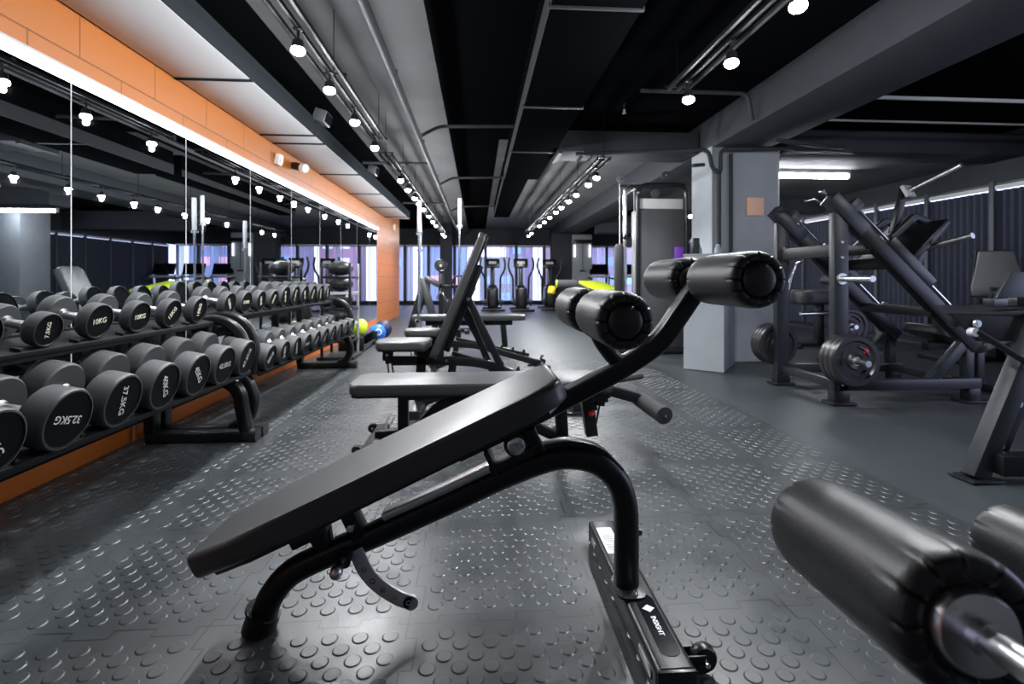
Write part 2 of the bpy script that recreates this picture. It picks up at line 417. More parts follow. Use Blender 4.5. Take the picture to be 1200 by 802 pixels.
pipe('ceiling_pipe', 'grey pipe crossing the beam underside above the column', [(3.3, 5.2, 2.55), (4.2, 5.45, 2.55), (4.5, 5.7, 2.62)], .025)
pipe('ceiling_pipe', 'thin grey pipe dropping down the long beam side', [(1.6, 4.7, 2.86), (2.7, 4.7, 2.86), (2.76, 4.72, 2.6)], .02)

# track rails and lamps
def rail(label, x, y0, y1, z):
    t = thing('spotlight_rail', label, 'lamp track', (x, (y0+y1)/2, z))
    L = y1 - y0
    for dx in (-.07, 0, .07): ob('rail_bar', B().box((dx, 0, 0), (.022, L, .03), bev=.003), M_track, t)
    n = max(2, int(L / 1.3))
    for i in range(n + 1):
        y = -L/2 + L * i / n
        ob('hanger', B().cyl((0, y, 0), (0, y, ZC - z), .0035, seg=8).box((0, y, .02), (.18, .03, .012)), M_track, t)
    return t
rail('nearer lamp track on the ceiling beside the pale duct', -1.04, -1.2, 5.2, 2.46)
rail('farther lamp track on the ceiling beside the pale duct', -1.08, 5.8, 16.4, 2.46)
rail('nearer lamp track between black duct and long beam', 1.47, -1.2, 3.5, 2.4)
rail('farther lamp track between black duct and long beam', 1.47, 5.6, 14.6, 2.4)
lamp0 = thing('track_spotlight', '', 'spotlight', (0, 0, 0), 0, 'track lamps')
ob('lamp_can', B().lathe([(0, .062), (.02, .06), (.03, .05), (.036, .0), (.033, 0), (.031, .01), (0, .012)], seg=20), M_plastic, lamp0)
ob('lens', B().ball((0, 0, -.006), .04, (1, 1, .7), 18), M_lamp, lamp0)
ob('stem', B().cyl((0, 0, .058), (0, 0, .13), .008, seg=8).box((0, 0, .12), (.05, .03, .02), bev=.004), M_plastic, lamp0)
LL = [2.2, 2.9, 3.5, 4.2, 5.0, 6.65, 7.35, 8.1, 8.7, 9.4, 10.4, 11.4, 12.2, 14.6, 15.4]
RL = [1.45, 2.14, 2.73, 3.31, 5.95, 6.4, 7.2, 7.8, 8.5, 9.1, 9.9, 10.7, 11.5, 13.3, 14.1]
first = True
def spot(x, y, z, e, size=2.3, blend=.6):
    l = bpy.data.lights.new('lamp_light', 'SPOT'); l.energy = e; l.spot_size = size; l.spot_blend = blend; l.shadow_soft_size = .035; l.color = (.95, .975, 1)
    q = bpy.data.objects.new('lamp_light', l); q.location = (x, y, z - .02); C.objects.link(q)
for side, x, z, arr in (('pale duct', -1.04, 2.33, LL), ('long beam', 1.47, 2.26, RL)):
    for i, y in enumerate(arr):
        lab = 'small glowing track lamp, %s from the front in the row by the %s' % (ORD[i], side)
        if first: o = lamp0; o.location = (x, y, z); o['label'] = lab; first = False
        else: dup(lamp0, (x, y, z), None, lab)
        spot(x, y, z - .03, 64, 2.5)
        l = bpy.data.lights.new('lamp_glow', 'POINT'); l.energy = 14; l.shadow_soft_size = .02; l.color = (.95, .975, 1)
        q = bpy.data.objects.new('lamp_glow', l); q.location = (x, y, z - .056); C.objects.link(q)
def batten(label, x0, x1, y, z, ztop=2.63):
    t = thing('fluorescent_light', label, 'light', ((x0+x1)/2, y, z)); L = x1 - x0
    ob('tube', B().cyl((-L/2, 0, 0), (L/2, 0, 0), .036, seg=16), M_tube, t)
    ob('fitting', B().box((0, 0, .06), (L + .06, .09, .05), bev=.006).box((-L/2 - .02, 0, .01), (.03, .06, .09)).box((L/2 + .02, 0, .01), (.03, .06, .09)), M_white, t)
    ob('mount_block', B().box((0, 0, (ztop - z + .08)/2), (.12, .04, ztop - z - .08)), M_pipe, t)
batten('bright fluorescent tube on the ceiling just beyond the column', 4.1, 5.5, 6.9, 2.53)
batten('added unseen fluorescent tube on the ceiling over the near strength machine', 4.0, 5.4, 1.4, 2.6, ZC)  # out-of-view tube, added to light the column front and leg press
batten('fluorescent tube deep in the room, seen in the mirror', 5.05, 6.3, 11.4, 2.5, ZC)
for loc, lab in (((-1.54, 4.95, 2.6), 'small silver emergency light box on the nearer duct side'), ((-1.54, 7.3, 2.6), 'small silver emergency light box on the farther duct side')):
    t = thing('emergency_light', lab, 'light', loc)
    ob('lamp_box', B().box((0, 0, 0), (.12, .2, .12), (0, .3, 0), bev=.01), M_boxgrey, t)
    ob('front_glass', B().box((.062, 0, -.018), (.01, .17, .09), (0, .3, 0)), M_screen, t)
t = thing('wall_sensor', 'white sensor box on the orange wall over the mirrors', 'sensor', (-2.1, 5.3, 2.26))
ob('sensor_case', B().box((0, 0, 0), (.06, .1, .12), (0, .2, 0), bev=.015), M_white, t); ob('sensor_window', B().box((.032, 0, -.01), (.006, .06, .05), (0, .2, 0)), M_silver, t)
t = thing('security_camera', 'black and white security camera on the orange wall', 'camera', (-2.1, 5.75, 2.3))
ob('camera_mount', B().box((-.015, 0, 0), (.03, .07, .07), bev=.006), M_plastic, t); ob('camera_body', B().cyl((0, 0, 0), (.1, -.05, -.03), .045, seg=20), M_plastic, t); ob('camera_front', B().cyl((.1, -.05, -.03), (.15, -.075, -.045), .05, seg=20), M_white, t)
t = thing('wall_sensor', 'small pale box high on the far end of the orange wall', 'sensor', (-2.1, 12.4, 2.3))
ob('sensor_case', B().box((0, 0, 0), (.06, .12, .14), bev=.015), M_cream, t); ob('sensor_window', B().box((.032, 0, 0), (.006, .06, .06)), M_silver, t)
for (x, y, z), lab in (((1.62, 5.3, 2.85), 'small yellowish sprinkler head near the cross duct'), ((5.1, 6.7, 2.75), 'small yellowish sprinkler head over the leg press')):
    t = thing('sprinkler_head', lab, 'sprinkler', (x, y, z))
    ob('drop_pipe', B().cyl((0, 0, .02), (0, 0, ZC - z), .01, seg=10), M_pipe, t); ob('deflector', B().lathe([(0, .03), (.012, .03), (.012, .0), (.022, -.012), (0, -.015)], seg=14), M_cream, t)
t = tag(ob('wall_panel', B().box((3.33, 5.637, 1.87), (.21, .022, .215), bev=.002), M_salmon), 'square salmon pink panel on the grey column', 'panel')

# ------------------------------------------------------------------ shared gym parts
def roller_bm(y0, y1, r=.0705, cap=.038, button=True):
    """leather roller along Y with pleated ends"""
    b = B(); L = y1 - y0; e = .018
    def end(s):
        return [(r, s*(L/2 - .045), 0), (r, s*(L/2 - .032), .0007), (r*.988, s*(L/2 - .014), .0016), (r*.955, s*(L/2 - .005), .0026), (r*.88, s*L/2, .004), (r*.75, s*(L/2 + .001), .0042), (r*.65, s*(L/2 - .001), .004), (r*.6, s*(L/2 - .008), 0)]
    pr = [(0, -(L/2 - .008), 0)] + end(-1)[::-1] + [(r*1.0, -L*.2, 0), (r, 0, 0), (r, L*.2, 0)] + end(1) + [(0, L/2 - .008, 0)]
    b.lathe(pr, (0, (y0 + y1) / 2, 0), (0, 1, 0), 120, 10)
    return b
def button_bm(y, s, r=.038):
    return B().lathe([(0, -.004), (r, -.004), (r, .004), (r*.94, .009), (r*.7, .0125), (r*.3, .0145), (0, .015)], (0, y, 0), (0, s, 0), 28)
def roller(parent, x, z, y0, y1, r=.0705):
    M = Matrix.Translation((x, 0, z))
    q = ob('foam_roller', roller_bm(y0, y1, r), M_vinylg, parent, 50, M)
    ob('end_button', button_bm(y0 + .006, -1, r * .59), M_vinylg, q, 50, M); ob('end_button', button_bm(y1 - .006, 1, r * .59), M_vinylg, q, 50, M)
    return q
def bolt(b, p, axis=(0, -1, 0), r=.014, h=.01):
    p = V(p); a = V(axis); b.cyl(p, p + a * h, r, r * .85, 12); b.cyl(p + a * h, p + a * (h + .004), r * .45, seg=6); return b

# ------------------------------------------------------------------ foreground decline bench
t = thing('decline_bench', 'black padded decline sit-up bench with four leather rollers, largest in front', 'bench', (0, 1.43, 0))
a = math.radians(25)
# pad: outline along slope (head end tapers), local x along slope
out = [(-.56, -.1), (-.56, .1), (-.542, .122), (-.43, .15), (-.2, .155), (.42, .155), (.5, .145), (.53, .11), (.53, -.11), (.5, -.145), (.42, -.155), (-.2, -.155), (-.43, -.15), (-.542, -.122)]
Mp = Matrix.Translation((-.245, 0, .478)) @ Matrix.Rotation(-a, 4, 'Y')
pad = ob('bench_pad', B().prism(out, -.034, .034, bev=.02, seg=5), M_vinyl, t, 60, Mp)
ob('pad_board', B().prism([(x*.93, y*.86) for x, y in out], -.048, -.03, bev=.004), M_plastic, pad, M=Mp)
path = [(-.61, 0, .04), (-.585, 0, .1), (-.53, 0, .162), (-.43, 0, .21), (-.295, 0, .263), (-.099, 0, .345), (.075, 0, .42), (.202, 0, .464), (.278, 0, .472), (.356, 0, .452), (.413, 0, .4), (.439, 0, .33), (.444, 0, .25), (.444, 0, .16), (.444, 0, .07)]
ob('frame_tube', B().sweep(smooth_path(path, 4), rr(.062, .072, .028, 5), side=(0, 1, 0)), M_steel, t, 50)
ob('slide_plate', B().sweep(smooth_path([(-.27, 0, .318), (-.1, 0, .389), (.05, 0, .456)], 3), rr(.05, .02, .004, 2), side=(0, 1, 0)), M_satin, t)
ob('top_band', B().sweep(smooth_path([(.15, 0, .494), (.202, 0, .508), (.278, 0, .516), (.36, 0, .492), (.425, 0, .43)], 4), rr(.04, .018, .004, 2), side=(0, 1, 0)), M_steel, t)
ob('rear_foot', B().sweep([(-.622, 0, .0), (-.606, 0, .05)], rr(.08, .09, .036, 5), side=(0, 1, 0)).sweep([(-.612, 0, .05), (-.609, 0, .056)], rr(.086, .096, .038, 5), side=(0, 1, 0)), M_plastic, t, 50)
# pivot block under the pad
pv = ob('pivot_bracket', B().box((.112, 0, .482), (.17, .075, .024), (0, -a, 0), .003).box((.038, 0, .47), (.014, .09, .075), (0, -a, 0), .003).box((.172, 0, .535), (.014, .09, .075), (0, -a, 0), .003).box((.155, 0, .535), (.03, .07, .06), (0, -a, 0), .003).cyl((.108, -.045, .525), (.108, .045, .525), .034, seg=24).box((.1, 0, .575), (.07, .06, .1), (0, -a, 0), .004), M_steel, t)
ob('pivot_bolt', B().lathe([(0, 0), (.026, 0), (.026, .008), (.02, .012), (.011, .012), (.009, .008), (.004, .008), (.003, .011), (0, .011)], (.108, -.045, .525), (0, -1, 0), 28), M_chrome, pv)
lb = ob('hinge_strap', B().box((-.362, 0, .318), (.044, .06, .15), (0, -.42, 0), .008), M_steel, t)
ob('strap_bolt', bolt(B(), (-.357, -.03, .3), r=.012), M_chrome, lb)
ob('pad_bumper', B().box((-.475, 0, .285), (.1, .1, .04), (0, -a, 0), .006).cyl((-.455, 0, .28), (-.435, 0, .225), .036, .026, 18), M_plastic, t)
# adjuster arc with holes
def strip_arc(pts, w, th, holes):
    b = B(); P = smooth_path(pts, 6)
    b.sweep(P, rr(th, w, .004, 2), side=(0, 1, 0)); b.cyl(P[-1] - V((0, th/2, 0)), P[-1] + V((0, th/2, 0)), w/2, seg=20)
    return b, P
b, P = strip_arc([(-.345, -.03, .235), (-.315, -.03, .172), (-.275, -.03, .128), (-.225, -.03, .094), (-.19, -.03, .08)], .042, .01, 5)
ar = ob('adjuster_arc', b, M_bracket, t)
for k in (5, 9, 13, 17, 23):
    hb = B().lathe([(.0045, 0), (.008, 0), (.008, .0015), (.0045, .0015)], P[min(k, len(P)-1)] + V((0, -.0055, 0)), (0, -1, 0), 14)
    ob('pin_hole', hb, M_chrome, ar)
kn = ob('pull_pin', B().cyl((-.37, -.03, .225), (-.37, -.062, .218), .02, seg=18), M_plastic, t)
ob('pin_knob', B().ball((-.385, -.075, .2), .018, (1, 1, 1.1)), M_satin, kn)
# roller arm
arm = [(-.06, 0, .497), (.15, 0, .593), (.35, 0, .692), (.46, 0, .753), (.545, 0, .815), (.605, 0, .895), (.655, 0, .965), (.69, 0, 1.0)]
ra = ob('roller_arm', B().sweep(smooth_path(arm, 5), rr(.06, .056, .012, 4), side=(0, 1, 0)), M_steel, t, 50)
ob('arm_rib', B().sweep(smooth_path([(.4, 0, .748), (.46, 0, .782), (.53, 0, .838), (.588, 0, .915), (.635, 0, .982)], 5), rr(.02, .006, .002, 2), side=(0, 1, 0)), M_greysteel, ra)
ob('roller_post', B().sweep(smooth_path([(.44, 0, .735), (.4, 0, .77), (.36, 0, .83), (.345, 0, .9)], 4), circ(.024, 14)), M_steel, t)
for x, z in ((.67, .998), (.345, .9)):
    ob('roller_bar', B().cyl((x, -.27, z), (x, .27, z), .016, seg=16), M_satin, t)
    roller(t, x, z, -.315, -.055); roller(t, x, z, .055, .315)
# front rail with stickers, wheel
rl = ob('front_rail', B().sweep([(.468, .385, .041), (.468, -.31, .041)], rr(.1, .078, .016, 4), side=(1, 0, 0)), M_steel, t)
for y in (-.314, .39): ob('end_cap', B().box((.468, y, .041), (.097, .014, .075), bev=.006), M_plastic, rl)
for y, l in ((-.24, .09), (.3, .05)): ob('side_slot', B().box((.4165, y, .045), (.004, l, .02), bev=.001), M_satin, rl)
st = ob('warning_sticker', B().prism(rr(.055, .17, .004, 2), .0802, .0808, Matrix.Translation((.462, .255, 0))), M_silver, rl)
sl = B()
for k in range(9): sl.box((.462 + random.uniform(-.004, .004), .19 + k * .012, .081), (.036, .0025, .0003))
ob('sticker_lines', sl, M_dgrey, st); ob('sticker_head', B().box((.462, .325, .081), (.05, .025, .0004)), mat('pale pink print', (.75, .45, .42), .5), st)
bd = ob('badge_plate', B().prism(rr(.052, .235, .025, 6), .0802, .0812, Matrix.Translation((.474, -.16, 0))), M_gloss, rl)
Rm = Matrix.Rotation(-PI/2, 4, 'Z')
ob('badge_logo', B().prism([(0, -.015), (.017, 0), (0, .015), (-.017, 0)], .0813, .0818, Matrix.Translation((.474, -.104, 0))).lathe([(.006, 0), (.0095, 0), (.0095, .0008), (.006, .0008)], (.474, -.104, .0817), (0, 0, 1), 4), M_white, bd)
text('badge_lettering', 'INSIGHT', .019, M_white, Matrix.Translation((.474, -.172, .0818)) @ Rm, bd)
wh = ob('transport_wheel', B().lathe([(.006, -.012), (.03, -.014), (.034, -.008), (.034, .008), (.03, .014), (.006, .012)], (.568, -.235, .042), (0, 1, 0), 28), M_plastic, t)
ob('wheel_bracket', B().box((.535, -.252, .045), (.07, .006, .03), bev=.003).box((.535, -.218, .045), (.07, .006, .03), bev=.003), M_steel, wh); ob('axle_bolt', bolt(B(), (.568, -.255, .042), r=.008), M_chrome, wh)
fl = ob('tube_flange', B().prism(rr(.088, .12, .03, 6), .079, .087, Matrix.Translation((.446, -.01, 0)), bev=.002), M_steel, t)
ob('flange_bolt', bolt(B(), (.452, -.052, .087), (0, 0, 1), .011, .012), M_chrome, fl)
ob('tube_bolt', bolt(B(), (.478, 0, .24), (1, 0, 0), .012), M_plastic, t)

# ------------------------------------------------------------------ foreground corner: bench with rollers, only its rollers in frame
t = thing('roller_bench', 'blurred black leather roller with shiny steel cap, closest at the corner', 'bench', (.45, .33, 0))
q0, q1 = V((.468 - .45, .428 - .33, .667)), V((.505 - .45, .696 - .33, .631))
ax = (q1 - q0).normalized(); Lr = (q1 - q0).length
Mr = Matrix.Translation((q0 + q1) / 2) @ V((0, 1, 0)).rotation_difference(ax).to_matrix().to_4x4()
q = ob('foam_roller', roller_bm(-Lr/2, Lr/2, .0705), M_vinylg, t, 50, Mr)
ob('end_cap', B().lathe([(0, -.004), (.039, -.004), (.039, .01), (.036, .014), (.016, .015), (.016, .026), (0, .026)], (0, -Lr/2 + .006, 0), (0, -1, 0), 36), M_satin, q, 40, Mr)
ob('end_button', button_bm(Lr/2 - .006, 1), M_vinylg, q, 50, Mr)
ob('roller_axle', B().cyl((0, -Lr/2 - .03, 0), (0, -Lr/2 + .02, 0), .0115, seg=20).cyl((0, -Lr/2 - .1, 0), (0, -Lr/2 - .03, 0), .013, seg=20).cyl((0, -Lr/2, 0), (0, Lr/2, 0), .01, seg=12), M_satin, t, 40, Mr)
ob('post', B().bar((0.005, 0.0, 0.02), (.005, 0.0, .71), .05, .05, (1, 0, 0)), M_steel, t)
ob('base_rail', B().bar((0, 0, .03), (.85, .3, .03), .07, .06), M_steel, t)
ob('cross_arm', B().bar((.02, 0, .5), (.62, .26, .47), .05, .05), M_steel, t)
roller(t, .62, .47, .33, .6)
ob('roller_bar', B().cyl((.62, .2, .47), (.62, .62, .47), .012, seg=14), M_satin, t)

# ------------------------------------------------------------------ adjustable benches
def pad_out(L, w, r): return rr(L, w, r, 6)
def adj_bench(label, loc, rz, seat_z, ang, back_len=.98, seat_len=.42, rear=1.12, handles=False, ladder=True, w=.3, foot=(.35, .35)):
    """seat from x=-seat_len..0, back hinged at x=.03 rising towards +x"""
    t = thing('adjustable_bench', label, 'bench', loc, rz, 'adjustable benches along the aisle')
    s = ob('seat_pad', B().prism(pad_out(seat_len, w, .09), -.06, 0, bev=.018, seg=4), M_vinyl, t, 60, Matrix.Translation((-seat_len/2, 0, seat_z)))
    ob('seat_board', B().prism(pad_out(seat_len*.96, w*.95, .08), -.072, -.056, bev=.003), M_plastic, s, M=Matrix.Translation((-seat_len/2, 0, seat_z)))
    Mb = Matrix.Translation((.05, 0, seat_z - .14) if ang > .3 else (.02, 0, seat_z - .06)) @ Matrix.Rotation(-ang, 4, 'Y')
    p = ob('back_pad', B().prism(pad_out(back_len, w, .05), .0, .06, Matrix.Translation((back_len/2, 0, 0)), bev=.018, seg=4), M_vinyl, t, 60, Mb)
    ob('back_board', B().prism(pad_out(back_len*.98, w*.97, .04), -.014, .003, Matrix.Translation((back_len/2, 0, 0)), bev=.003), M_plastic, p, M=Mb)
    br = ob('back_rail', B().box((back_len*.42, 0, -.04), (back_len*.7, .06, .05), bev=.006), M_steel, t, M=Mb)
    hz = seat_z - .16
    sp = [(-.3, 0, hz), (.1, 0, hz), (.1 + (rear-.1)*.3, 0, hz - .02), (rear, 0, .075)] if ladder else [(-.3, 0, hz + .04), (rear - .42, 0, hz + .04), (rear - .22, 0, .08), (rear, 0, .07)]
    if not ladder: ob('rear_post', B().bar((rear - .16, 0, .06), (rear - .16, 0, seat_z - .08), .05, .06, (1, 0, 0)), M_steel, t)
    ob('spine', B().sweep(fillet(sp, .12), rr(.06, .07, .01, 3), side=(0, 1, 0)), M_steel, t)
    ob('front_post', B().bar((-.09, 0, .05), (-.07, 0, seat_z - .06), .06, .07, (1, 0, 0)), M_steel, t)
    ob('curved_leg', B().sweep(smooth_path([(.17, 0, hz + .03), (.155, 0, hz - .1), (.1, 0, .12), (-.05, 0, .05)], 5), rr(.05, .06, .01, 3), side=(0, 1, 0)), M_steel, t)
    ff = ob('front_foot', B().bar((-.09, -foot[0], .033), (-.09, foot[1], .033), .07, .06), M_steel, t)
    ob('foot_cap', B().box((-.09, -foot[0] - .01, .032), (.08, .03, .064), bev=.008).box((-.09, foot[1] + .01, .032), (.08, .03, .064), bev=.008), M_plastic, ff)
    rf = ob('rear_foot', B().bar((rear, -.24, .045), (rear, .24, .045), .07, .06).box((rear - .04, -.27, .01), (.14, .05, .02), bev=.003).box((rear - .04, .27, .01), (.14, .05, .02), bev=.003), M_steel, t)
    for sgn in (-1, 1):
        wl = ob('transport_wheel', B().lathe([(.004, -.012), (.024, -.014), (.03, -.008), (.03, .008), (.024, .014), (.004, .012)], (rear + .06, sgn*.2, .06), (0, 1, 0), 20), M_plastic, t)
        ob('wheel_hub', B().cyl((rear + .06, sgn*.2 - .016, .06), (rear + .06, sgn*.2 + .016, .06), .008, seg=10), M_chrome, wl)
    # telescopic seat support with plates
    ss = ob('seat_support', B().bar((-.32, 0, hz - .02), (-.34, 0, seat_z - .06), .05, .05, (1, 0, 0)).box((-.33, -.032, seat_z - .11), (.07, .008, .09), bev=.003).box((-.33, .032, seat_z - .11), (.07, .008, .09), bev=.003).bar((-.3, -.02, .1), (-.33, -.02, hz), .012, .012, (1, 0, 0)).bar((-.26, -.02, .1), (-.3, -.02, hz), .012, .012, (1, 0, 0)), M_steel, t)
    ob('pivot_bolt', bolt(bolt(bolt(B(), (-.33, -.037, seat_z - .11)), (.05, -.04, seat_z - .1), r=.018), (.12, -.035, hz)), M_chrome, t)
    ob('hinge_plate', B().box((.03, -.034, seat_z - .11), (.13, .008, .12), bev=.003).box((.03, .034, seat_z - .11), (.13, .008, .12), bev=.003), M_steel, t)
    if ladder:
        tip = Mb @ V((back_len*.5, 0, -.05))
        end = V((min(rear - .45, tip.x + .27), 0, hz * .62 + .05))
        for sgn in (-1, 1):
            ob('support_strut', B().bar(tip + V((0, sgn*.06, 0)), end + V((0, sgn*.06, 0)), .02, .05, (1, 0, .3)), M_steel, t)
        end2 = V((end.x - .1, 0, .02))
        ob('prop_leg', B().bar(tip + V((-.06, .1, 0)), end2 + V((.12, .1, 0)), .045, .05, (1, 0, .3)), M_steel, t)
        ld = B().bar((.16, 0, hz + .055), (rear - .12, 0, .17), .04, .03)
        for k in range(5):
            f = .3 + .15 * k; x = .16 + (rear - .28) * f; z = hz + .055 + (.17 - hz - .055) * f
            ld.prism([(0, 0), (.035, 0), (.03, .035), (.018, .03)], -.02, .02, Matrix.Translation((x, 0, z + .01)) @ Matrix.Rotation(PI/2, 4, 'X'))
        ob('adjust_ladder', ld, M_steel, t)
        ob('strut_bolt', bolt(bolt(B(), tip + V((0, -.07, 0)), r=.016), end + V((0, -.07, 0)), r=.014), M_chrome, t)
    if ladder: ob('grip_handle', B().sweep(smooth_path([(rear + .02, -.08, .1), (rear + .0, -.08, .15), (rear + .03, 0, .16), (rear + .03, .08, .15), (rear + .02, .08, .1)], 4), circ(.011, 8)), M_plastic, t)
    return t
adj_bench('black incline bench with backrest set upright, small seat, behind the flat padded one', (-.36, 3.8, 0), 0, .53, math.radians(68), back_len=1.02, seat_len=.41, rear=1.1, foot=(.3, .3), w=.32)
adj_bench('black incline bench half hidden behind the upright one, only seat and ladder showing', (-.4, 5.3, 0), 0, .46, math.radians(66), back_len=.86, seat_len=.38, rear=1.08)
# flat adjusted bench with foam foot rollers (seat towards +x)
t2 = adj_bench('black flat padded bench with two foam leg grips, directly behind the decline bench', (.42, 2.92, 0), PI, .41, math.radians(0), back_len=1.12, seat_len=.38, rear=1.02, ladder=False, w=.36, foot=(.12, .12))
t2.location.z = 0
ob('leg_bracket', B().box((-.345, 0, .33), (.07, .07, .1), bev=.006).cyl((-.35, -.05, .33), (-.35, .05, .33), .035, seg=20).bar((-.27, .0, .05), (-.235, 0, .3), .07, .07, (1, 0, 0)).bar((-.27, 0, .22), (-.3, 0, .23), .03, .05), M_steel, t2)
g = ob('foam_grip', B().cyl((-.62, .27, .235), (-.57, -.02, .265), .05, seg=24), M_gripfoam, t2); ob('grip_bolt', bolt(B(), (-.622, .27, .235), (-.18, .98, 0), .009), M_chrome, g)
ob('grip_arm', B().bar((-.36, .03, .33), (-.6, .04, .262), .05, .06), M_steel, t2)
ob('rear_grip', B().cyl((-.4, -.06, .36), (-.64, -.16, .37), .017, seg=16), M_plastic, t2)
ob('pop_pin', B().ball((-.255, .06, .2), .02), M_red, t2)

t = thing('flat_bench', 'plain black flat bench, farthest of the benches along the aisle', 'bench', (-.12, 6.8, 0))
ob('bench_pad', B().prism(pad_out(1.55, .34, .06), .43, .5, bev=.022, seg=4), M_vinyl, t, 60)
ob('spine', B().bar((-.6, 0, .39), (.6, 0, .39), .08, .07), M_steel, t)
for x in (-.5, .5):
    ob('leg', B().bar((x, 0, .03), (x*.94, 0, .38), .06, .08, (1, 0, 0)), M_steel, t); ob('foot', B().bar((x, -.28, .03), (x, .28, .03), .07, .055), M_steel, t)

# ------------------------------------------------------------------ dumbbell racks and dumbbells
TILT = .2
def dumbbell(label, group, cx, y, z, R, L, hl, body, tx_rot, tmat, rz=0.0):
    """centre (cx,y,z); front face at +x"""
    t = thing('dumbbell', label, 'dumbbell', (cx, y, z), 0, group); t.rotation_euler = (0, TILT, rz)
    for s, nm in ((1, 'head'), (-1, 'head')):
        x0 = s * (L/2 - hl)
        pr = [(0, 0), (R*.5, 0), (R*.93, .0), (R*.985, .006), (R, .014), (R, hl - .016), (R*.985, hl - .006), (R*.955, hl - .001), (R*.9, hl)]
        h = ob(nm, B().lathe(pr, (x0, 0, 0), (s, 0, 0), 40), M_rubber, t, 30)
        fc = ob('end_face', B().lathe([(R*.9, hl - .0005), (R*.86, hl - .004), (R*.5, hl - .004), (0, hl - .004)], (x0, 0, 0), (s, 0, 0), 40), M_face, h, 30)
        if s > 0 and body:
            M = Matrix.Translation((L/2 - .0035, 0, 0)) @ Matrix.Rotation(PI/2, 4, 'Z') @ Matrix.Rotation(PI/2, 4, 'X') @ Matrix.Rotation(tx_rot, 4, 'Z')
            text('weight_marking', body, R * (.42 if len(body) < 5 else .36), tmat, M, fc)
    ob('handle', B().lathe([(.018, -(L/2 - hl)), (.0165, -(L/2 - hl) + .02), (.0185, 0), (.0165, (L/2 - hl) - .02), (.018, L/2 - hl)], (0, 0, 0), (1, 0, 0), 20)
       .cyl((-(L/2 - hl), 0, 0), (-(L/2 - hl) + .012, 0, 0), .026, .022, 18).cyl((L/2 - hl, 0, 0), (L/2 - hl - .012, 0, 0), .026, .022, 18), M_satin, t)
    return t

def rack(label, Y0, Y1, zl, zu, kind, y0, dy, xl, xu):
    """zl, zu: tray heights under the dumbbells"""
    yc = (Y0+Y1)/2; L = Y1 - Y0; dx = -1.6
    t = thing('dumbbell_rack', label, 'rack', (dx, yc, 0))
    def rel(p): return (p[0] - dx, p[1] - yc, p[2])
    for nm, x, z, w in (('lower_tray', xl, zl, .2), ('upper_tray', xu, zu, .17)):
        M = Matrix.Translation((x - dx, 0, z)) @ Matrix.Rotation(TILT, 4, 'Y')
        tr = ob(nm, B().box((0, 0, -.009), (w, L - .08, .016), bev=.003), M_track, t, M=M)
        ob('tray_lip', B().box((w/2 + .006, 0, -.014), (.016, L - .04, .026), bev=.003), M_track, tr, M=M)
        ob('tray_back', B().box((-w/2 - .008, 0, -.012), (.016, L - .04, .04), bev=.003), M_track, tr, M=M)
        y = y0 - dy/2
        while y < Y1 - .06:
            if y > Y0 + .06: ob('saddle_stop', B().box((w/2 - .012, y - yc, .006), (.035, .014, .014), bev=.003), M_greysteel, tr, M=M)
            y += dy
    for y in (Y0 + .02, Y1 - .02):
        P = lambda *pts: [rel((p[0], y, p[1])) for p in pts]
        fr = ob('end_frame', B().sweep(P((-2.0, .036), (-1.37, .036)), rr(.075, .07, .02, 4), side=(0, 1, 0)), M_steel, t)
        ob('rear_post', B().bar(rel((-1.98, y, .06)), rel((-1.98, y, zu + .03)), .07, .06, (1, 0, 0)), M_steel, t)
        ob('shelf_arm', B().bar(rel((-1.97, y, zu - .03)), rel((-1.64, y, zu - .06)), .05, .05), M_steel, t)
        ob('foot_cap', B().sweep(P((-1.39, .037), (-1.355, .037)), rr(.085, .078, .03, 4), side=(0, 1, 0)), M_plastic, fr)
        if kind == 'post': pts = [(-1.42, .05), (-1.45, .2), (-1.465, .29), (-1.52, .355), (-1.62, .385), (-1.95, .42)]
        else: pts = [(-1.56, .05), (-1.47, .1), (-1.43, .2), (-1.45, .29), (-1.49, .36), (-1.6, .375), (-1.95, .4)]
        ob('lower_bracket', B().sweep(smooth_path(P(*pts), 5), rr(.07, .075, .022, 4), side=(0, 1, 0)), M_steel, t, 50)
        arc = [(-1.9, zu - .06), (-1.7, zu - .02), (-1.6, zu - .01), (-1.505, zu - .05), (-1.445, zu - .13), (-1.42, zu - .25), (-1.44, zl - .03)]
        ob('upper_arc', B().sweep(smooth_path(P(*arc), 5), rr(.05, .06, .02, 4), side=(0, 1, 0)), M_steel, t, 50)
    for z, hh in ((zu - .1, .06), (.29, .3)): ob('rear_beam', B().box((-2.02 - dx, 0, z), (.03, L - .05, hh), bev=.004), M_track, t)
    return t
rack('nearer black two-tier rack holding the big heavy dumbbells', 1.0, 3.13, .458, .759, 'post', 1.46, .2505, -1.505, -1.7)
rack('farther black two-tier rack ending by the yellow balls', 3.2, 5.6, .424, .776, 'bow', 3.29, .229, -1.5, -1.7)
def row(n, y0, dy, xf, zt, Rs, L, hl, marks, rots, tm, where):
    for i in range(n):
        R = Rs[i] if isinstance(Rs, (list, tuple)) else Rs
        h = hl[i] if isinstance(hl, (list, tuple)) else hl
        xc = -1.5 if zt < .6 else -1.7
        cx = xf - L/2 * math.cos(TILT); x_t = {.458: -1.505, .424: -1.5}.get(zt, -1.7)
        z = zt + (x_t - cx) * math.tan(TILT) + R / math.cos(TILT) + .0015
        dumbbell('black round dumbbell, %s from the camera end of the %s' % (ORD[i], where), 'dumbbells on the ' + where, cx, y0 + dy * i, z, R, L, h, marks[i], rots[i], tm)
